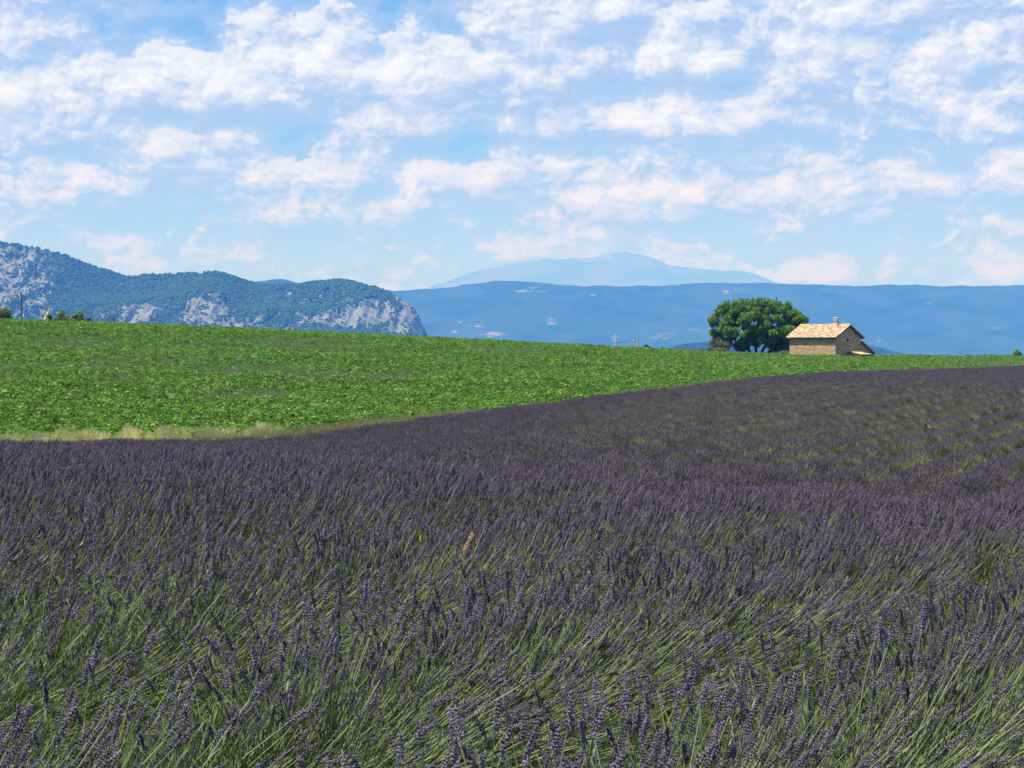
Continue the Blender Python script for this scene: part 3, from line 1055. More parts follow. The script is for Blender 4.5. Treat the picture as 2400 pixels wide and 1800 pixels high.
def lavender():
    pts, rot, scl, idx, tp, tr = near_lavender()
    protos = [stalk_mesh(100 + q) for q in range(9)] + [tuft_mesh(50 + q) for q in range(4)]
    zt = ground_z(tp[:, 0], tp[:, 1])
    allp = [pts, np.stack([tp[:, 0], tp[:, 1], zt], 1)]
    allr = [rot, np.stack([0 * tr, 0 * tr, tr], 1)]
    alls = [scl, RNG.uniform(.85, 1.25, len(tr))]
    alli = [idx, 9 + RNG.integers(0, 4, len(tr))]
    # the far slope: whole plants
    fx, fy = row_plants(NEAR_END, 330.0, .36, FAR_S)
    k = RNG.random(len(fx)) < np.where(fbm(fx * .09, fy * .05, 3, 3) > .36, .98, .90)
    fx, fy = fx[k], fy[k]
    protos += [shoot_mesh(140 + q) for q in range(4)]
    protos += [far_plant_mesh(70 + q, bloom=(1.3, 1.15, 1.0, .72, .62, .52)[q]) for q in range(6)]
    m = len(fx)
    allp.append(np.stack([fx, fy, ground_z(fx, fy)], 1))
    rr = np.zeros((m, 3))
    rr[:, 2] = RNG.normal(0, .5, m)
    allr.append(rr)
    alls.append(RNG.uniform(.88, 1.12, m) * (1 + .22 * (1 - sstep(48, 85, fy))) * (.90 + .2 * fbm(fx * .12, fy * .06, 2, 8)))
    poor = sstep(46, 62, fy) * (1 - sstep(105, 190, fy)) * sstep(-6, 8, fx) * .95 + 1.1 * (fbm((fx - row_g(fy)) / FAR_S * .55, fy * .028, 3, 15) - .45)
    alli.append(17 + np.clip(np.round(poor * 5.0 + RNG.normal(0, .35, m)), 0, 5).astype(int))
    scatter('lavender', np.concatenate(allp), np.concatenate(allr), np.concatenate(alls), np.concatenate(alli), protos)
    print('lavender instances', sum(len(a) for a in alls), 'near', len(pts), 'far', m)
    # weeds between the rows
    n = 60000
    y = np.sqrt(RNG.uniform(3.0 ** 2, 235 ** 2, n))
    x = RNG.uniform(-1, 1, n) * ((1200 / F + .06) * y + 1)
    c = np.abs(((x - ROW_OFF - row_g(y)) / np.where(y < 26, ROW_S, FAR_S)) % 1 - .5)             # 0 in the middle of the gap
    yn = np.sqrt(RNG.uniform(2.5 ** 2, 26 ** 2, 9000))
    x = np.concatenate([x, RNG.uniform(-1, 1, 9000) * ((1200 / F + .06) * yn + 1)])
    y = np.concatenate([y, yn])
    n = len(x)
    c = np.abs(((x - ROW_OFF - row_g(y)) / np.where(y < 26, ROW_S, FAR_S)) % 1 - .5)
    ok = (crop_side(x, y) < -.2) & (c < .24) & ((RNG.random(n) < .10 + 1.0 * (fbm(x * .12, y * .07, 3, 44) - .25)) | (y < 26) | ((y < 80) & (RNG.random(n) < .6)))
    x, y = x[ok], y[ok]
    m = len(x)
    rr = np.zeros((m, 3))
    rr[:, 2] = RNG.normal(0, .6, m)
    scatter('weeds', np.stack([x, y, ground_z(x, y)], 1), rr, RNG.uniform(.6, 1.2, m), np.where(y < 26, 0, 3) + RNG.integers(0, 3, m),
            [weed_mesh(10 + q, mat=(M_LAVLEAF, M_DULL)[q // 3]) for q in range(6)])


lavender()


def front_stalks():
    parts = []
    for q in range(9):
        st, hd = stalk_parts(100 + q)
        parts.append((st.mesh('stem', [M_STEM]), hd.mesh('flower_spike', [M_FLORET])))
    for (x, y, z, rot, s, i) in FRONT_STALKS:
        t = empty('lavender_stalk', (x, y, z))
        t.rotation_euler = rot
        t.scale = (s, s, s)
        tag(t, 'thin lavender stalk with dark purple flower spike in the nearest front row', 'lavender stalk',
            'lavender stalks of the front row')
        link('stem', parts[i][0], t)
        link('flower_spike', parts[i][1], t)


front_stalks()


# ------------------------------------------------------------------ the green crop and the field edge
def crop_mesh(seed):
    r = random.Random(seed)
    b = MB()
    for q in range(19):
        a = q * 2.4 + r.uniform(-.4, .4)
        lv = q / 19
        h = .10 + .42 * lv + r.uniform(-.05, .08)
        out = (.20 - .10 * lv) * r.uniform(.7, 1.25)
        o = Vector((math.cos(a), math.sin(a), 0))
        s = Vector((-math.sin(a), math.cos(a), 0))
        L, w = r.uniform(.12, .20), r.uniform(.055, .085)
        p = o * out * .5 + Vector((0, 0, h))
        dr = r.uniform(-.7, .45)
        tip = p + o * L + Vector((0, 0, L * dr))
        m = p + o * L * .38 + Vector((0, 0, L * dr * .25 + .012))
        c = r.uniform(.01, .03)
        b.add([p, m + s * w + Vector((0, 0, c)), tip, m - s * w + Vector((0, 0, c)), m], [(0, 4, 1), (4, 2, 1), (0, 3, 4), (4, 3, 2)])
        b.add([Vector((0, 0, h * .5)), p + s * .006, p - s * .006], [(0, 1, 2)])
    return b.mesh('crop_plant', [M_CROP])


def oat_mesh(seed, n=26, mats=(0, 1)):
    """tall dry oats: straw stems with drooping pale spikelets"""
    r = random.Random(seed)
    b = MB()
    for q in range(n):
        a, d = r.uniform(0, 6.28), .25 * math.sqrt(r.random())
        p = Vector((math.cos(a) * d, math.sin(a) * d, 0))
        h = r.uniform(.55, 1.0)
        ln = Vector((r.uniform(-.05, .22), r.uniform(-.12, .12), 0))
        top = p + ln + Vector((0, 0, h))
        s = Vector((1, .3, 0)).normalized() * .004
        b.add([p - s, p + s, top + s * .5, top - s * .5], [(0, 1, 2, 3)], 0)
        for w in range(13):
            t = 1 - .36 * w / 13
            c = p + ln * t * t + Vector((0, 0, h * t))
            e = c + Vector((r.uniform(-.04, .08), r.uniform(-.05, .05), r.uniform(-.05, .0)))
            k = Vector((.013, .005, 0))
            b.add([e + Vector((0, 0, .012)), e + k, e - Vector((0, 0, .032)), e - k], [(0, 1, 2, 3)], 0)
    for q in range(36):
        a, d = r.uniform(0, 6.28), .28 * math.sqrt(r.random())
        p = Vector((math.cos(a) * d, math.sin(a) * d, 0))
        e = p + Vector((r.uniform(-.1, .18), r.uniform(-.12, .12), r.uniform(.2, .5)))
        s = Vector((r.uniform(-1, 1), r.uniform(-1, 1), 0)).normalized() * .008
        b.add([p - s, p + s, e], [(0, 1, 2)], 1)
    return b.mesh('dry_oats', [M_OAT, M_OLIVE])


def crop():
    n = 330000
    y = np.sqrt(RNG.uniform(60.0 ** 2, 300 ** 2, n))
    x = RNG.uniform(-1, 1, n) * ((1200 / F + .05) * y + 1)
    cs = crop_side(x, y)
    grey = fbm(x * .05, y * .035, 4, 61)                       # patches where grass has come through
    wgrass = sstep(.57, .70, grey)
    crest = 285 + x * .12
    ok = (cs > np.where(x / y > -.02, .35, 1.6)) & (y < crest)
    isw = RNG.random(n) < wgrass * .75
    dens = np.where(y > 190, .60, .85) * np.clip(.35 + 1.5 * (fbm(x * .5, y * .4, 2, 23) - .15), .25, 1)
    okc = ok & ~isw & (RNG.random(n) < dens)
    X, Y = x[okc], y[okc]
    m = len(X)
    rr = np.zeros((m, 3))
    rr[:, 0], rr[:, 1], rr[:, 2] = RNG.normal(0, .12, m), RNG.normal(.08, .12, m), RNG.uniform(0, 6.28, m)
    vig = .62 + .68 * fbm(X * .35, Y * .22, 3, 19)
    scatter('green_crop', np.stack([X, Y, ground_z(X, Y) - .03], 1), rr, RNG.uniform(.75, 1.2, m) * vig, RNG.integers(0, 7, m),
            [crop_mesh(30 + q) for q in range(7)])
    okw = ok & isw & (RNG.random(n) < .8)
    X, Y = x[okw], y[okw]
    m2 = len(X)
    rr = np.zeros((m2, 3))
    rr[:, 2] = RNG.normal(0, .8, m2)
    scatter('meadow_grass', np.stack([X, Y, ground_z(X, Y)], 1), rr, RNG.uniform(1.0, 1.9, m2), RNG.integers(0, 4, m2),
            [weed_mesh(200 + q, 50, .22, .30, M_WEED, .008) for q in range(4)])
    # the strip along the lavender: dry oats to the left, short pale grass further on
    n = 110000
    y = RNG.uniform(58, 300, n)
    off = RNG.uniform(-1.7, 3.4, n)
    x = edge_x(y) - off / .85
    ok = in_view(x, y)
    x, y, off = x[ok], y[ok], off[ok]
    pxx = 1200 + F * x / y
    oat_w = (1 - sstep(420, 700, pxx)) ** .7 * np.clip(.28 + 1.2 * (fbm(pxx / 42, off * .4, 3, 6) - .28), .3, 1)
    r_ = RNG.random(len(x))
    is_oat = (r_ < oat_w * .26) & (off > .6) & (off < 2.8)
    olive_w = 1 - sstep(820, 900, pxx)
    is_ol = ~is_oat & (r_ < .5 + .5 * olive_w) & (RNG.random(len(x)) < olive_w) & (off < 2.3)
    is_pale = ~is_oat & ~is_ol & (RNG.random(len(x)) < .95) & (off > -.9) & (off < 1.9)
    pick = np.where(is_oat, RNG.integers(0, 4, len(x)), np.where(is_ol, 4 + RNG.integers(0, 3, len(x)), 7 + RNG.integers(0, 3, len(x))))
    k = is_oat | is_ol | is_pale
    k &= RNG.random(len(x)) < np.where(pxx < 900, .9, .85)
    m = int(k.sum())
    rr = np.zeros((m, 3))
    rr[:, 2] = RNG.normal(0, .4, m)
    scl = np.where(is_oat, RNG.uniform(.62, .95, len(x)) * (.55 + .75 * vnoise(pxx / 14, off * .2, 9)), np.where(is_ol, RNG.uniform(.85, 1.4, len(x)), RNG.uniform(.8, 1.4, len(x))))
    pale = mat_island('pale_grass', [(0.0, (0.095, 0.145, 0.042)), (0.6, (0.145, 0.195, 0.066)), (1.0, (0.24, 0.26, 0.12))], 0.7, 0.25, 0.15)
    protos = [oat_mesh(300 + q) for q in range(4)] + [weed_mesh(310 + q, 60, .25, .42, M_OLIVE, .008) for q in range(3)] + \
             [weed_mesh(320 + q, 50, .25, .34, pale, .008) for q in range(3)]
    scatter('edge_grass', np.stack([x[k], y[k], ground_z(x[k], y[k])], 1), rr, scl[k], pick[k], protos)
    print('crop', len(vig), 'grass', m2, 'edge', m)


crop()


# ------------------------------------------------------------------ house
def gz(x, y):
    return float(ground_z(np.array([x]), np.array([y]))[0])


def build_house():
    phi = R(44.6)                                # 35 degrees to the line of sight
    corner = at(1958, 832, 262.0)
    base_z = gz(corner.x, corner.y) - .25
    root = empty('stone_house', (corner.x, corner.y, base_z))
    tag(root, 'small stone farm hut with pale tiled roof, chimney and lean-to beside the round tree', 'house')
    # local axes: u along the long wall (left, back), v along the gable (right, back)
    A = Vector((-math.cos(phi), math.sin(phi), 0))
    B = Vector((math.sin(phi), math.cos(phi), 0))
    up = Vector((0, 0, 1))
    ROT = Matrix((A, B, up)).transposed()

    def L(u, v, z):
        return A * u + B * v + up * z
    Lu, W, V2 = 7.7, 6.0, 9.0
    eave = EYE + 1.80 - base_z
    rise = .515
    th = .12

    def roof_z(v):
        return eave + min(v, W - v) * rise + .05
    lt0 = EYE + 1.02 - base_z
    lt1 = lt0 - (V2 - W) * .50

    m_wall = mat_noise('stone_mortar', (0.33, 0.255, 0.165), (0.43, 0.34, 0.23), 3.0, bump=.02)
    m_stone = mat_island('wall_stone', [(0.0, (0.28, 0.19, 0.105)), (0.4, (0.44, 0.315, 0.18)), (0.8, (0.53, 0.395, 0.24)), (1.0, (0.60, 0.47, 0.31))], 0.9, noise=(6.0, (.7, .7, .7)))
    m_tile = mat_island('roof_tile', [(0.0, (0.27, 0.19, 0.115)), (0.2, (0.46, 0.345, 0.21)), (0.6, (0.60, 0.485, 0.315)), (0.85, (0.67, 0.565, 0.395)), (1.0, (0.76, 0.68, 0.52))], 0.85, noise=(5.0, (.72, .68, .62)))
    m_dark = mat_noise('opening_shade', (0.02, 0.018, 0.015), (0.035, 0.03, 0.026), 2.0)  # dark colour stands in for the shade inside window and doorway
    m_beam = mat_noise('beam_wood', (0.09, 0.065, 0.045), (0.15, 0.11, 0.08), 4.0)
    m_pl = mat_noise('chimney_render', (0.42, 0.37, 0.30), (0.52, 0.47, 0.39), 4.0)
    m_slab = mat_noise('chimney_slab', (0.55, 0.52, 0.47), (0.68, 0.64, 0.58), 5.0)
    m_brick = mat_noise('chimney_brick', (0.24, 0.17, 0.14), (0.33, 0.25, 0.20), 9.0)

    # --- walls, each a thick slab
    wall = MB()

    def slab(poly, n, t=.45):
        """poly in world-relative points facing n; extruded inwards"""
        k = len(poly)
        vs = list(poly) + [p - n * t for p in poly]
        fs = [tuple(range(k)), tuple(reversed(range(k, 2 * k)))] + [(i, k + i, k + (i + 1) % k, (i + 1) % k) for i in range(k)]
        fs = [tuple(reversed(f)) for f in fs]
        wall.add(vs, fs)
    slab([L(0, 0, 0), L(Lu, 0, 0), L(Lu, 0, eave), L(0, 0, eave)], -B)
    slab([L(.002, W, 0), L(Lu, W, 0), L(Lu, W, eave), L(.002, W, eave)], B)
    for u, n in ((0, -A), (Lu, A)):
        slab([L(u, .003, 0), L(u, W - .003, 0), L(u, W - .003, eave), L(u, W / 2, eave + W / 2 * rise), L(u, .003, eave)], n, .44)
    wall.build('wall', m_wall, root).location = (0, 0, 0)
    lean = MB()
    wall = lean
    slab([L(.003, W + .004, 0), L(.003, V2, 0), L(.003, V2, lt1), L(.003, W + .004, lt0)], -A, .40)
    slab([L(Lu - .1, W + .004, 0), L(Lu - .1, V2, 0), L(Lu - .1, V2, lt1), L(Lu - .1, W + .004, lt0)], A, .40)
    slab([L(.42, V2 - .002, 0), L(Lu - .5, V2 - .002, 0), L(Lu - .5, V2 - .002, lt1), L(.42, V2 - .002, lt1)], B, .40)
    lean.build('lean_to_wall', m_wall, root)

    # --- stones, proud of the mortar
    st = MB()
    rr = random.Random(5)

    def stones(o, e, n, width, zfun, skip=None):
        z = .05
        while z < 5.2:
            h = rr.uniform(.11, .19)
            x = rr.uniform(-.1, .05)
            while x < width:
                w = rr.uniform(.16, .42)
                x0, x1 = max(x, 0.0) + .012, min(x + w, width) - .012
                xc = (x0 + x1) / 2
                if x1 - x0 > .05 and z + h < min(zfun(x0), zfun(x1)) - .03 and not (skip and skip(xc, z + h / 2)):
                    pr = rr.uniform(.012, .035)
                    j = lambda: rr.uniform(-.012, .012)
                    q = [o + e * (x0 + j()) + up * (z + .012 + j()), o + e * (x1 + j()) + up * (z + .012 + j()),
                         o + e * (x1 + j()) + up * (z + h - .006 + j()), o + e * (x0 + j()) + up * (z + h - .006 + j())]
                    c = sum(q, Vector()) / 4
                    f = [p + (c - p) * .10 + n * (pr + .004) for p in q]
                    bk = [p - n * .03 for p in q]
                    st.add(f + bk, [(0, 1, 2, 3), (1, 0, 4, 5), (2, 1, 5, 6), (3, 2, 6, 7), (0, 3, 7, 4)])
                x += w
            z += h
    win = lambda x, z: abs(x - 2.85) < .28 and abs(z - (EYE + 1.36 - base_z)) < .36
    stones(L(0, 0, 0), A, -B, Lu, lambda x: eave)
    stones(L(0, 0, 0), B, -A, W, lambda x: eave + min(x, W - x) * rise, win)
    stones(L(0.003, W, 0), B, -A, V2 - W, lambda x: lt0 + (lt1 - lt0) * x / (V2 - W))
    tag(st.build('wall_stones', m_stone, root), kind='stuff')

    # --- roof: deck boards under rows of half-round tiles
    def roof_slope(name, p0, along, down, n_along, length, fall, parent=None):
        """canal tiles on one slope: p0 top corner, along = ridge direction, down = unit vector down the slope"""
        nrm = along.cross(down)
        if nrm.z < 0:
            nrm = -nrm
        deck = MB()
        q = [p0, p0 + along * length, p0 + along * length + down * fall, p0 + down * fall]
        deck.add([p - nrm * .03 for p in q] + [p - nrm * (.03 + th) for p in q],
                 [(0, 1, 2, 3), (7, 6, 5, 4), (0, 4, 5, 1), (1, 5, 6, 2), (2, 6, 7, 3), (3, 7, 4, 0)])
        ro = deck.build(name, m_beam, root)
        tl = MB()
        pitch = length / n_along
        tlen = .40
        rows = int(fall / (tlen * .8)) + 1
        for i in range(n_along):
            xo = rr.uniform(-.008, .008)
            for cover in (False, True):
                x = (i + (.5 if cover else 0)) * pitch + xo
                if not cover and i == 0:
                    x += .03
                for k in range(rows):
                    d0 = fall - (k + 1) * tlen * .8 - .02
                    d1 = d0 + tlen + rr.uniform(-.015, .03)
                    d0 = max(d0, 0)
                    if d1 <= d0 + .05:
                        continue
                    ang = rr.uniform(-.03, .03)
                    r0, r1 = (.074, .094) if cover else (.088, .070)
                    lift = (.055 if cover else .055) + rr.uniform(-.006, .010)
                    vs = []
                    for dd, rad, lf in ((d0, r0, 0), (d1, r1, .018)):
                        for s in range(5):
                            t = math.pi * s / 4
                            cx = -math.cos(t) * rad
                            cz = math.sin(t) * rad * (.8 if cover else -.55)
                            vs.append(p0 + along * (x + cx + ang * (dd - d0)) + down * dd + nrm * (lift + lf + cz + (.02 if cover else .0)))
                    fs = [(s, s + 1, 6 + s, 5 + s) for s in range(4)]
                    tl.add(vs, fs)
                    if cover:       # the thickness seen at the lower end
                        tl_b = [v - nrm * .018 for v in vs[5:]]
                        tl.add(vs[5:] + tl_b, [(s, s + 1, 6 + s, 5 + s) for s in range(4)])
        tag(tl.build('roof_tiles', m_tile, ro), kind='stuff')
        return ro
    oe, og = .46, .36
    ridge_z = eave + W / 2 * rise + .10
    dF = (-B - up * rise).normalized()
    dB = (B - up * rise).normalized()
    fall = (W / 2 + oe) * math.sqrt(1 + rise * rise)
    roof_slope('roof', L(-og, W / 2, ridge_z), A, dF, 38, Lu + 2 * og, fall)
    roof_slope('roof', L(-og, W / 2, ridge_z), A, dB, 38, Lu + 2 * og, fall)
    rl = (lt0 - lt1) / (V2 - W)
    dL = (B - up * rl).normalized()
    roof_slope('lean_to_roof', L(-.25, W + .02, lt0 + .14), A, dL, 36, Lu + .3, (V2 - W + .28) * math.sqrt(1 + rl * rl))
    # ridge tiles
    rd = MB()
    x = -og
    while x < Lu + og - .2:
        vs = []
        for dx, rad in ((0, .13), (.44, .115)):
            for s in range(6):
                t = math.pi * s / 5
                vs.append(L(x + dx, W / 2 - math.cos(t) * rad, ridge_z + .055 + math.sin(t) * rad * .85 + (.02 if dx == 0 else 0)))
        rd.add(vs, [(s, s + 1, 7 + s, 6 + s) for s in range(5)])
        x += .40
    tag(rd.build('ridge_tiles', m_tile, root), kind='stuff')
    # verge tiles along the gable edge
    vg = MB()
    for d in (dF, dB):
        q = .05
        while q < fall - .1:
            o = L(-og + .02, W / 2, ridge_z + .06) + d * q
            vs = []
            for dd, rad in ((0, .085), (.42, .10)):
                for s in range(5):
                    t = math.pi * s / 4
                    vs.append(o + d * dd - A * (math.cos(t) * rad) + up * (math.sin(t) * rad * .8 + (0.02 if dd else 0)))
            vg.add(vs, [(s, s + 1, 6 + s, 5 + s) for s in range(4)])
            q += .36
    tag(vg.build('verge_tiles', m_tile, root), kind='stuff')
    # stepped tile cornice (two courses) under the front eave
    for k, (dz, out) in enumerate(((.10, .20), (.20, .11))):
        co = MB()
        co.box(L(Lu / 2, -out / 2, eave - dz + .02), (Lu + .02 * k, out, .07), ROT)
        co.build('cornice', m_brick, root)

    # --- openings: no hole, a dark panel painted as the shade inside
    wz = EYE + 1.36 - base_z
    wn = MB()
    wn.box(L(-.028, 2.85, wz), (.05, .30, .46), ROT)
    w = wn.build('window', m_dark, root)
    ln = MB()
    ln.box(L(-.045, 2.85, wz + .30), (.09, .62, .13), ROT)
    ln.box(L(-.05, 2.85, wz - .28), (.11, .50, .09), ROT)
    ln.build('frame', m_pl, w)
    # --- chimney on the front slope near the gable
    cu, cv = 1.62, 2.55
    zb = roof_z(cv)
    ch = MB()
    ch.box(L(cu, cv, zb + .05), (.58, .58, 1.1), ROT)
    cho = ch.build('chimney', m_pl, root)
    c2 = MB()
    c2.box(L(cu, cv, zb + .60 + .16), (.46, .46, .32), ROT)
    c2.build('brick_shaft', m_brick, cho)
    c3 = MB()
    c3.box(L(cu, cv, zb + 0.92 + .035), (.60, .60, .07), ROT)
    c3.build('slab', m_slab, cho)
    for du in (-.21, 0, .21):
        for dv in (-.21, .21):
            c4 = MB()
            c4.box(L(cu + du, cv + dv, zb + 0.99 + .12), (.09, .09, .238), ROT)
            c4.build('pier', m_pl, cho)
    c5 = MB()
    c5.box(L(cu, cv, zb + 1.23 + .04), (.64, .64, .08), ROT, taper=.92)
    c5.build('cap', m_slab, cho)
    # --- low shed against the gable with its own little roof and a dark panel painted as the doorway's shade
    sh = MB()
    sz = EYE - .45 - base_z
    sh.box(L(-1.05, 3.85, sz / 2 - .05), (2.0, 1.9, sz - .1), ROT)
    sho = sh.build('shed_wall', m_wall, root)
    dr = MB()
    dr.box(L(-1.3, 2.885, sz / 2 - .1), (.8, .05, sz - .35), ROT)
    dr.build('doorway_shade', m_dark, sho)
    dS = (-A - up * .22).normalized()
    roof_slope('shed_roof', L(-.02, 2.75, sz + .24), B, dS, 11, 2.2, 2.3)
    return root


build_house()


# ------------------------------------------------------------------ trees and bushes
def leaf_quads(P, size, seed, flat=.0):
    """a bent four-cornered leaf at every point"""
    r = np.random.default_rng(seed)
    n = len(P)
    nrm = r.normal(size=(n, 3))
    nrm[:, 2] = np.abs(nrm[:, 2]) + .35
    nrm /= np.linalg.norm(nrm, axis=1)[:, None]
    a = np.cross(nrm, r.normal(size=(n, 3)))
    a /= np.linalg.norm(a, axis=1)[:, None]
    b = np.cross(nrm, a)
    s = size * r.uniform(.6, 1.35, n)[:, None]
    v = np.stack([P - a * s, P + b * s * .55 + nrm * s * .12, P + a * s, P - b * s * .55 + nrm * s * .12], 1).reshape(-1, 3)
    i = np.arange(n) * 4
    f = np.stack([i, i + 1, i + 2, i + 3], 1)
    return v, f


def branchy(mb, p, q, r0, r1, rnd, k=4, wig=.12):
    pts, rad = [], []
    L = (q - p).length
    for i in range(k + 1):
        t = i / k
        w = Vector((rnd.uniform(-1, 1), rnd.uniform(-1, 1), rnd.uniform(-.5, .5))) * wig * L * math.sin(math.pi * t) * .5
        pts.append(p.lerp(q, t) + w + Vector((0, 0, -.10 * L * math.sin(math.pi * t))))
        rad.append(r0 + (r1 - r0) * t)
    mb.tube(pts, rad, 6)
    return pts


def build_tree():
    D = 277.0
    rnd = random.Random(12)
    r = np.random.default_rng(5)
    foot = at(1775, 826, D)
    gzv = gz(foot.x, D)
    root = empty('round_tree', (foot.x, D, gzv))
    tag(root, 'broad dark green tree with several leaning stems beside the stone hut', 'tree')
    m = D / F                                    # metres per photo pixel

    def P(px, row, dy=0.0):
        return Vector(((px - 1775) * m, dy, EYE + zr(row, D) - gzv))
    # crown outline, photo pixels: top row and bottom row by column
    cols = [1668, 1680, 1700, 1730, 1760, 1790, 1820, 1850, 1870, 1888]
    tops = [750, 729, 717, 713, 710, 710, 713, 722, 736, 752]
    bots = [780, 804, 814, 817, 812, 812, 819, 820, 818, 788]
    clumps = []
    while len(clumps) < 300:
        px = rnd.uniform(1668, 1888)
        t, b = np.interp(px, cols, tops), np.interp(px, cols, bots)
        row = t + (b - t) * rnd.random()
        u = (px - 1778) / 112
        half = 5.2 * math.sqrt(max(0, 1 - u * u))
        mid = (t + b) / 2
        vv = (row - mid) / ((b - t) / 2 + 1e-3)
        half *= math.sqrt(max(.08, 1 - vv * vv * .85))
        dy = rnd.uniform(-1, 1) * half
        if rnd.random() < .12 and abs(dy) < half * .55 and abs(u) < .75 and abs(vv) < .6:
            continue
        c = P(px, row, dy)
        clumps.append((c, rnd.uniform(.38, .80)))
    # limbs
    limbs = []
    bark = MB()
    heads = [(1690, 770, 0), (1706, 745, 1.5), (1725, 725, -1.2), (1755, 715, 1.5), (1790, 715, -1.5), (1815, 722, 1.2), (1842, 740, -1.0), (1862, 762, .6),
             (1760, 735, -2.8), (1800, 742, 2.8), (1735, 760, -2.4)]
    trunk = MB()
    stems = [(1752, -.3), (1762, .4), (1772, 0.0), (1782, -.4), (1795, .3)]
    nodes = []
    for k, (sx, dy) in enumerate(stems):
        p0 = Vector(((sx - 1775) * m * .65, dy * .8, -.15))
        tx = sx + (sx - 1773) * 1.5
        p1 = P(tx, 796, dy * 2)
        pts = branchy(trunk, p0, p1, .26, .15, rnd, 4, .10)
        nodes.append(p1)
    for (hx_, hr, dy) in heads:
        tgt = P(hx_, hr, dy)
        src = min(nodes, key=lambda q: (q - tgt).length)
        pts = branchy(bark, src, tgt, .14, .05, rnd, 5, .16)
        limbs += pts[1:]
    # a few bare low boughs
    for (hx_, hr, dy) in ((1700, 795, -.8), (1690, 786, .5), (1835, 812, -.6), (1820, 815, .8), (1850, 806, -.3)):
        tgt = P(hx_, hr, dy)
        src = min(nodes, key=lambda q: (q - tgt).length)
        pts = branchy(bark, src, tgt, .10, .03, rnd, 5, .2)
        limbs += pts[2:]
        clumps.append((tgt, .35))
    for c, rad in clumps:
        src = min(limbs, key=lambda q: (q - c).length)
        branchy(bark, src, c, .035, .012, rnd, 3, .2)
    t_ob = trunk.build('trunk', M_BARK, root, True)
    bark.build('branches', M_BARK, t_ob, True)
    pts = []
    for c, rad in clumps:
        n = int(560 * rad * 1.3)
        d = r.normal(size=(n, 3))
        d /= np.linalg.norm(d, axis=1)[:, None]
        q = np.array(c) + d * (rad * r.random(n)[:, None] ** .45) * np.array([1.1, 1.1, .85])
        pts.append(q)
    # upright young shoots over the top of the crown
    for k in range(110):
        px = rnd.uniform(1676, 1872)
        t = np.interp(px, cols, tops)
        base = P(px, t + 4, rnd.uniform(-3.2, 3.2) * math.sqrt(max(0, 1 - ((px - 1778) / 108) ** 2)))
        hgt = rnd.uniform(.5, 1.1)
        n = 75
        s = r.random(n)
        q = np.array(base) + np.stack([r.normal(0, .10, n) + s * rnd.uniform(-.15, .15), r.normal(0, .10, n), s * hgt], 1) * np.array([1, 1, 1])
        pts.append(q)
    pts = np.concatenate(pts)
    v, f = leaf_quads(pts, .115, 3)
    link('crown', big_mesh('crown', v, f, M_TREELEAF), root)
    return root


build_tree()


def bush(name, label, cat, px, row_top, row_base, width_px, D, mat, seed, group=None, trunk=True, shape=.85, leaf=.10, dens=1.0, embed=.35):
    """an irregular leafy bush or small tree; its foot on the ground, its size read off the photograph"""
    rnd = random.Random(seed)
    r = np.random.default_rng(seed)
    m = D / F
    p = at(px, row_base, D)
    g = gz(p.x, D)
    top = EYE + zr(row_top, D)
    root = empty(name, (p.x, D, g))
    tag(root, label, cat, group)
    h = top - g
    vis = (row_base - row_top) * m                 # height seen above the crop
    w = width_px * m / 2 * 1.4
    z0 = max(h - vis * 2.4, .0)
    crown_h = (h - z0) / 2
    cz = z0 + crown_h
    b = MB()
    pts = []
    n_cl = int(16 + 10 * w)
    for k in range(n_cl):
        a, e = rnd.uniform(0, 6.28), rnd.uniform(-1, 1)
        rr = (1 - e * e) ** .5 * rnd.uniform(.45, 1.0)
        c = Vector((math.cos(a) * rr * w * .9, math.sin(a) * rr * w * .9, cz + e * crown_h * shape * rnd.uniform(.75, 1.05)))
        branchy(b, Vector((rnd.uniform(-.1, .1), rnd.uniform(-.1, .1), -.1)), c, .05 + .01 * h, .012, rnd, 4, .15)
        rad = rnd.uniform(.22, .40) * min(w, crown_h * 1.3)
        n = int(130 * dens * (rad / .4) ** 1.3) + 25
        d = r.normal(size=(n, 3))
        d /= np.linalg.norm(d, axis=1)[:, None]
        pts.append(np.array(c) + d * rad * r.random(n)[:, None] ** .5)
    b.build('trunk', M_BARK, root, True)
    v, f = leaf_quads(np.concatenate(pts), leaf, seed)
    link('crown', big_mesh('crown', v, f, mat), root)
    return root


bush('shrub', 'round dark bush at the left edge on the skyline of the green field', 'bush', 4, 722, 748, 46, 245, M_BUSHLEAF, 1)
bush('shrub', 'small pointed bush right beside the pale stone, nearest the wooden pole', 'bush', 115, 736, 747, 14, 250, M_BUSHLEAF, 2)
bush('shrub', 'wide light green bush in the middle of the skyline clump by the wooden pole', 'bush', 146, 729, 748, 32, 250, M_BUSHLEAF, 3)
bush('shrub', 'dark bush with one upright tuft at the right of the skyline clump', 'bush', 182, 731, 749, 26, 248, M_BUSHLEAF, 4)
bush('shrub', 'tiny brownish bush alone just right of the skyline clump', 'bush', 209, 743, 751, 8, 252, M_GREYLEAF, 5)
bush('shrub', 'grey green leafless-looking shrub in front of the low dark hill, left of the round tree', 'bush', 1684, 795, 825, 42, 262, M_GREYLEAF, 6, leaf=.075)
bush('shrub', 'low bright green bush at the foot of the grey green shrub', 'bush', 1690, 816, 827, 40, 246, M_BUSHLEAF, 7, leaf=.08)
bush('shrub', 'tiny brown bush right of the grey wooden post on the skyline', 'bush', 1515, 807, 815, 12, 262, M_GREYLEAF, 8, leaf=.07)
bush('shrub', 'low flat bush on the skyline midway between the grey post and the round tree', 'bush', 1552, 813, 819, 24, 262, M_BUSHLEAF, 9, leaf=.07)
bush('shrub', 'low brownish scrub just left of the grey green shrub', 'bush', 1646, 817, 824, 26, 264, M_GREYLEAF, 10, leaf=.07)
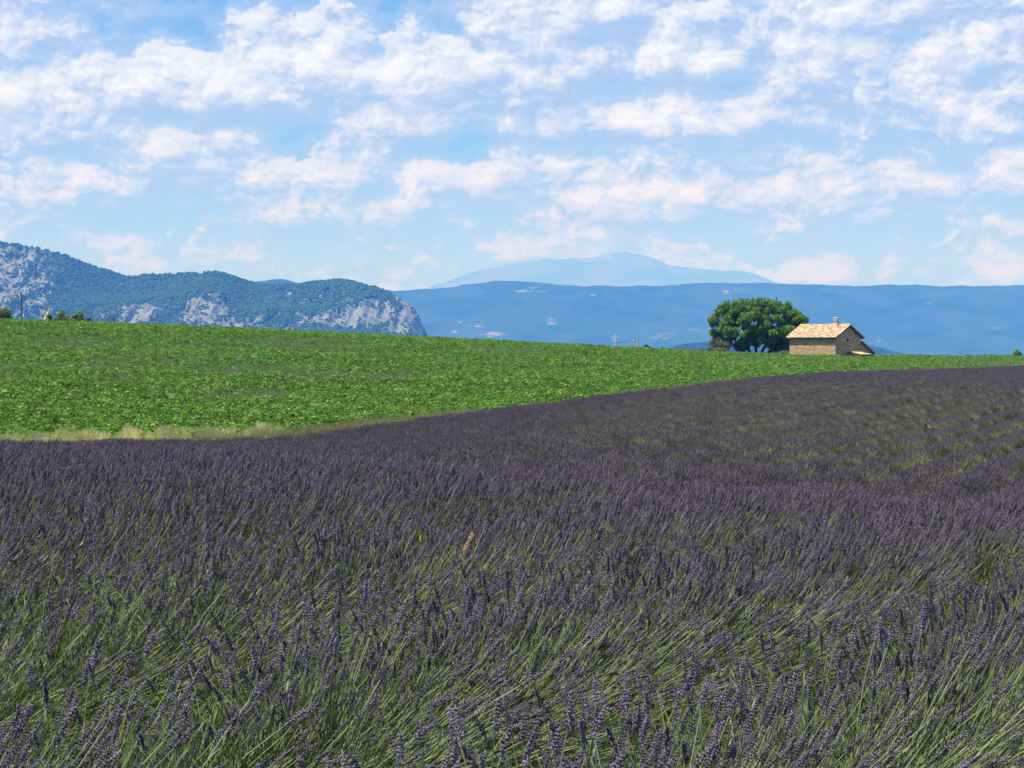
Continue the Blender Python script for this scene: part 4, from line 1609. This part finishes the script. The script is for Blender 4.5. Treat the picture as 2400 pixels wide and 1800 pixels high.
bush('shrub', 'low dark bush between the round tree and the stone hut wall', 'bush', 1838, 822, 832, 20, 258, M_BUSHLEAF, 11, leaf=.07)
bush('shrub', 'brown topped bush on the skyline right of the pale far farmhouse', 'bush', 2268, 831, 842, 22, 300, M_BUSHLEAF, 12)
bush('shrub', 'tiny dark bush nearest the pale far farmhouse on the right skyline', 'bush', 2232, 834, 841, 12, 300, M_GREYLEAF, 13)
bush('shrub', 'dark wide bush on the right skyline between brown bush and small tree', 'bush', 2318, 831, 844, 36, 305, M_BUSHLEAF, 14)
bush('shrub', 'pale green bush touching the small tree at the right edge', 'bush', 2352, 833, 845, 20, 300, M_GREYLEAF, 15)
bush('small_tree', 'small upright dark tree at the right end of the skyline', 'tree', 2384, 821, 846, 20, 300, M_BUSHLEAF, 16)


def conifer(label, px, row_top, row_base, D, seed):
    rnd = random.Random(seed)
    p = at(px, row_base, D)
    g = gz(p.x, D)
    top = EYE + zr(row_top - 7, D)
    h = top - g
    root = empty('conifer', (p.x, D, g))
    tag(root, label, 'tree', 'dark conifers poking over the left skyline')
    b = MB()
    b.tube([(0, 0, -.2), (0, 0, h * .95)], [.16, .03], 6)
    b.build('trunk', M_BARK, root)
    c = MB()
    for k in range(220):
        t = rnd.random() ** .8
        z = h * (.12 + .88 * t)
        rad = (1 - t) * h * .22 + .20
        a = rnd.uniform(0, 6.28)
        o = Vector((math.cos(a), math.sin(a), -.25)) * rad * rnd.uniform(.6, 1.1)
        s = Vector((-math.sin(a), math.cos(a), 0)) * rad * .28
        q = Vector((0, 0, z))
        c.add([q, q + o * .6 + s, q + o, q + o * .6 - s], [(0, 1, 2, 3)])
    c.build('crown', M_PINE, root)


conifer('short dark conifer tip, first one right of the skyline bushes', 240, 745, 753, 420, 1)
conifer('dark conifer tip in the middle of the left trio on the skyline', 250, 743, 753, 425, 2)
conifer('tallest dark conifer tip, right end of the left trio on the skyline', 266, 740, 754, 420, 3)
conifer('lone tiny conifer tip between the trio and the pair', 296, 747, 756, 430, 4)
conifer('pointed conifer tip, left one of the pair on the skyline', 361, 745, 760, 430, 5)
conifer('shorter conifer tip, right one of the pair on the skyline', 374, 750, 761, 430, 6)
conifer('rightmost lone conifer tip on the left skyline', 429, 752, 764, 435, 7)


# ------------------------------------------------------------------ poles and wires
def sag_wire(mb, p, q, sag, r=.012, k=14):
    pts = [p.lerp(q, i / k) - Vector((0, 0, sag * 4 * (i / k) * (1 - i / k))) for i in range(k + 1)]
    mb.tube(pts, [r] * (k + 1), 4)


def poles():
    D = 270.0
    p = at(50, 748, D)
    g = gz(p.x, D)
    top = at(50.5, 685, D).z
    root = empty('utility_pole', (p.x, D, g))
    tag(root, 'tall dark wooden pole carrying a wire above the left end of the green field', 'utility pole')
    b = MB()
    h = top - g
    b.tube([(0, 0, -.3), (0, 0, h * .5), (.02, 0, h)], [.13, .115, .10], 10)
    b.build('post', M_WOOD, root)
    c = MB()
    c.tube([(.09, -.02, h - .42), (.26, -.02, h - .42), (.26, -.02, h - .30)], [.02, .02, .02], 6)
    c.tube([(-.09, -.02, h - .52), (-.26, -.02, h - .52), (-.26, -.02, h - .40)], [.02, .02, .02], 6)
    c.build('bracket', M_WIRE, root)
    i_ = MB()
    for sx, hz_ in ((.26, h - .30), (-.26, h - .40)):
        i_.tube([(sx, -.02, hz_), (sx, -.02, hz_ + .05), (sx, -.02, hz_ + .12)], [.05, .06, .035], 8)
    i_.build('insulator', M_CERAMIC, root)
    w = MB()
    a = Vector((p.x - .26, D - .02, g + h - .34))
    sag_wire(w, a, at(-420, 732, 300), .35, .03)
    tag(w.build('power_wire', M_WIRE), 'thin dark wire running left from the wooden pole out of the picture', 'wire')
    w = MB()
    a = Vector((p.x + .26, D - .02, g + h - .24))
    sag_wire(w, a, at(142, 741, 292), .35, .03)
    tag(w.build('power_wire', M_WIRE), 'thin dark wire sloping down right from the wooden pole to the skyline bushes', 'wire')

    # grey post in the middle
    D = 275.0
    p = at(1494, 816, D)
    g = gz(p.x, D)
    h = at(1494, 793, D).z - g
    root = empty('wooden_post', (p.x, D, g))
    tag(root, 'short pale grey post with side bracket on the skyline left of the round tree', 'utility pole')
    b = MB()
    b.tube([(0, 0, -.3), (0, 0, h)], [.15, .13], 10)
    b.build('post', M_GREYWOOD, root)
    c = MB()
    c.tube([(-.10, 0, h - .42), (-.75, .02, h - .40)], [.035, .03], 6)
    c.tube([(-.12, 0, h - .22), (-.50, .02, h - .12)], [.022, .02], 6)
    c.tube([(-.08, 0, h - .75), (-.22, .0, h - .45)], [.03, .03], 6)
    c.build('bracket', M_WIRE, root)
    c = MB()
    for sx in (-.50, -.70):
        c.tube([(sx, .02, h - .40), (sx, .02, h - .28), (sx, .02, h - .22)], [.05, .055, .03], 8)
    c.build('insulator', M_CERAMIC, root)
    w = MB()
    sag_wire(w, Vector((p.x - .70, D + .02, g + h - .24)), at(1405, 808, 300), .1, .03)
    tag(w.build('power_wire', M_WIRE), 'short dark wire running left from the grey post down to the field skyline', 'wire')
    # pale lattice mast further off
    D = 420.0
    p = at(1441, 815, D)
    g = gz(p.x, D)
    h = at(1441, 783, D).z - g
    root = empty('lattice_mast', (p.x, D, g))
    tag(root, 'thin pale lattice mast far behind the skyline, left of the grey post', 'mast')
    b = MB()
    leg = [(-.35, -.35), (.35, -.35), (.35, .35), (-.35, .35)]
    for (x, y) in leg:
        b.tube([(x, y, 0), (x * .35, y * .35, h)], [.035, .025], 4)
    b.build('mast_leg', M_CERAMIC, root)
    c = MB()
    n = int(h / 1.1)
    for k in range(n):
        t0, t1 = k / n, (k + 1) / n
        s0, s1 = 1 - .65 * t0, 1 - .65 * t1
        for i in range(4):
            x0, y0 = leg[i]
            x1, y1 = leg[(i + 1) % 4]
            c.tube([(x0 * s0, y0 * s0, t0 * h), (x1 * s1, y1 * s1, t1 * h)], [.018, .018], 4)
    c.build('brace', M_CERAMIC, root)
    c = MB()
    for zz in (.86, .93):
        c.tube([(-.9, 0, h * zz), (.9, 0, h * zz)], [.03, .03], 4)
    c.build('crossarm', M_CERAMIC, root)


poles()


# ------------------------------------------------------------------ pale stone on the left skyline, far farmhouse on the right
def pale_stone():
    D = 262.0
    p = at(110, 745, D)
    g = gz(p.x, D)
    m = D / F
    h = at(113, 725, D).z - g
    r = random.Random(3)
    b = MB()
    ring = [(-.62, 0.02), (-.50, .30), (-.10, .45), (.25, .55), (.42, .80), (.40, 1.0)]
    n = 9
    vs, fs = [], []
    for k in range(6):
        t = k / 5
        w = (1 - t) * .55 + .06
        cx = -.28 + t * .55
        for q in range(n):
            a = 2 * math.pi * q / n
            vs.append((cx + math.cos(a) * w * r.uniform(.85, 1.15), math.sin(a) * w * .7 * r.uniform(.85, 1.15), t * h + r.uniform(-.04, .04)))
    for k in range(5):
        for q in range(n):
            q2 = (q + 1) % n
            fs.append((k * n + q, k * n + q2, (k + 1) * n + q2, (k + 1) * n + q))
    fs.append(tuple(range(5 * n, 6 * n)))
    b.add(vs, fs)
    o = b.build('boulder', mat_noise('pale_stone', (0.32, 0.30, 0.24), (0.44, 0.41, 0.33), 2.0, bump=.05))
    o.location = (p.x, D, g)
    tag(o, 'pale cream pointed boulder on the skyline between the wooden pole and the bushes', 'boulder')


def far_farmhouse():
    D = 430.0
    p = at(2167, 840, D)
    g = gz(p.x, D)
    top = at(2167, 832.5, D).z - g
    root = empty('farmhouse', (p.x, D, g), R(15))
    tag(root, 'tiny pale farmhouse only just showing over the right skyline', 'house')
    b = MB()
    b.box((0, 0, (top - .5) / 2), (1.15, 1.6, top - .5))
    b.build('wall', mat_noise('cream_render', (0.6, 0.55, 0.46), (0.7, 0.66, 0.58), 2.0), root)
    c = MB()
    w, z0, z1 = .7, top - .5, top
    vs = [(-w, -.95, z0), (w, -.95, z0), (w, .95, z0), (-w, .95, z0), (-w, 0, z1), (w, 0, z1)]
    c.add(vs, [(0, 1, 5, 4), (2, 3, 4, 5), (0, 4, 3), (1, 2, 5), (3, 2, 1, 0)])
    c.build('roof', mat_noise('far_tiles', (0.55, 0.36, 0.26), (0.66, 0.48, 0.36), 3.0), root)


pale_stone()
far_farmhouse()


# ------------------------------------------------------------------ small things in and over the lavender
def seed_head():
    # dry grass ear standing up out of the lavender
    D = 9.4
    tip = at(1107, 1253, D)
    g = gz(tip.x - .12, D)
    root = empty('dry_grass_ear', (tip.x - .12, D, g))
    tag(root, 'cream coloured dry grass ear in two plump lobes sticking up out of the lavender', 'grass ear')
    h = tip.z - g
    b = MB()
    b.tube([(0, 0, 0), (.035, 0, h * .5), (.075, 0, h - .09), (.12, 0, h - .005)], [.0022, .002, .0016, .001], 5)
    b.build('stem', M_OAT, root)
    m = mat_island('ear_husk', [(0, (.26, .19, .09)), (.5, (.38, .30, .16)), (1, (.50, .42, .25))], .7)
    r = random.Random(2)
    for (t0, t1, rad) in ((.0, .48, .008), (.52, 1.0, .0095)):
        e = MB()
        a0, a1 = Vector((.12, 0, h)), Vector((.080, 0, h - .090))
        ax = (a1 - a0).normalized()
        e1 = ax.cross(Vector((0, 1, 0))).normalized()
        e2 = ax.cross(e1)
        for k in range(90):
            t = t0 + (t1 - t0) * r.random()
            loc = (t - t0) / (t1 - t0)
            rr = rad * math.sin(math.pi * (.12 + .8 * loc)) ** .8
            c = a0.lerp(a1, t)
            a = r.uniform(0, 6.28)
            o = e1 * math.cos(a) + e2 * math.sin(a)
            q = c + o * rr * .5
            d = (o * .6 - ax).normalized() * .014
            s = d.cross(o).normalized() * .003
            e.add([q, q + d * .4 + s + o * .003, q + d, q + d * .4 - s + o * .003, q + d * .45 + o * .005], [(0, 4, 1), (1, 4, 2), (2, 4, 3), (3, 4, 0)])
        e.build('seed_cluster', m, root)
    # a small withered leaf nearby
    D = 9.6
    p = at(986, 1262, D)
    root = empty('withered_leaf', p)
    tag(root, 'small rust brown withered leaf caught upright among the lavender stems', 'leaf')
    b = MB()
    vs = []
    for k in range(5):
        t = k / 4
        w = .0085 * math.sin(math.pi * (.1 + .85 * t))
        z = .018 - t * .038
        vs += [(-w + .003 * t, .004, z), (.001, -.002, z), (w + .003 * t, .004, z)]
    b.add(vs, [(k * 3 + q, k * 3 + q + 1, k * 3 + q + 4, k * 3 + q + 3) for k in range(4) for q in range(2)])
    b.build('blade', mat_noise('withered', (.34, .17, .05), (.44, .26, .09), 60.0), root)
    c = MB()
    c.tube([(.003, .001, -.018), (.006, .004, -.05), (.0, .01, -.12)], [.0012, .001, .001], 4)
    c.build('stalk', M_OAT, root)


seed_head()


def butterfly():
    D = 6.0
    p = at(2172, 1001, D)
    root = empty('butterfly', p, R(20))
    tag(root, 'orange brown butterfly flying over the lavender rows at the right', 'butterfly')
    root.rotation_euler = (R(25), R(22), R(30))
    root.scale = (.8, .8, .8)
    mw = mat_noise('wing_orange', (0.10, 0.048, 0.014), (0.16, 0.078, 0.025), 80.0, .6)
    mb_ = mat_noise('insect_body', (0.05, 0.03, 0.02), (0.09, 0.06, 0.035), 60.0)
    b = MB()
    b.tube([(0, .010, 0), (0, .006, 0), (0, 0, 0), (0, -.008, -.001), (0, -.013, -.002)], [.0012, .0019, .0021, .0014, .0006], 8)
    b.build('body', mb_, root, True)
    for s in (-1, 1):
        for nm, pts in (('forewing', [(0, .005), (.008, .014), (.018, .017), (.021, .013), (.019, .006), (.012, .001), (0, .001)]),
                        ('hindwing', [(0, .001), (.012, .000), (.016, -.005), (.014, -.012), (.008, -.014), (.002, -.008)])):
            w = MB()
            t = .0004
            up = [(s * x, y, x * .55 + t) for x, y in pts]
            dn = [(s * x, y, x * .55 - t) for x, y in pts]
            k = len(pts)
            w.add(up + dn, [tuple(range(k)), tuple(reversed(range(k, 2 * k)))] + [(i, k + i, k + (i + 1) % k, (i + 1) % k) for i in range(k)])
            w.build(nm, mw, root)
    a = MB()
    for s in (-1, 1):
        a.tube([(s * .0006, .010, .001), (s * .004, .018, .004)], [.0002, .0003], 4)
    a.build('antennae', mb_, root)


butterfly()


def birds():
    m = mat_noise('bird_feathers', (0.012, 0.012, 0.015), (0.03, 0.03, 0.034), 20.0)
    spots = [(595, 457, 'lone tiny dark bird in the sky above the gap in the limestone hills'),
             (1163, 390, 'highest of three tiny dark birds strung out above the far mountain'),
             (1229, 450, 'middle one of three tiny dark birds above the far mountain'),
             (1382, 498, 'lowest of three tiny dark birds just above the far mountain summit')]
    proto = None
    for i, (px, row, lab) in enumerate(spots):
        p = at(px, row, 230.0)
        root = empty('bird', p, R(40 + 50 * i))
        tag(root, lab, 'bird', 'small birds high in the sky')
        root.rotation_euler = (R(10 * i - 15), R(20 - 12 * i), R(40 + 50 * i))
        if proto is None:
            b = MB()
            b.tube([(0, .09, 0), (0, .075, .004), (0, .03, 0), (0, -.03, 0), (0, -.07, .005)], [.004, .015, .022, .018, .006], 8)
            w = []
            for s in (-1, 1):
                q = MB()
                q.add([(s * .012, .04, .01), (s * .08, .045, .035), (s * .17, -.01, .03), (s * .08, .008, .03), (s * .012, -.02, .008),
                       (s * .012, .04, .004), (s * .08, .045, .030), (s * .17, -.01, .028), (s * .08, .008, .025), (s * .012, -.02, .002)],
                      [(0, 1, 3, 4), (1, 2, 3), (9, 8, 6, 5), (8, 7, 6), (0, 5, 6, 1), (1, 6, 7, 2), (2, 7, 8, 3), (3, 8, 9, 4)])
                w.append(q.mesh('wing', m))
            t = MB()
            t.add([(-.006, -.06, .004), (.006, -.06, .004), (.03, -.13, .008), (0, -.095, .006), (-.03, -.13, .008), (0, -.075, -.004)],
                  [(0, 1, 3), (1, 2, 3), (0, 3, 4), (5, 1, 0), (5, 2, 1), (5, 3, 2), (5, 4, 3), (5, 0, 4)])
            proto = (b.mesh('body', m), w, t.mesh('tail', m))
        link('body', proto[0], root)
        for q in proto[1]:
            link('wing', q, root)
        link('tail', proto[2], root)


birds()
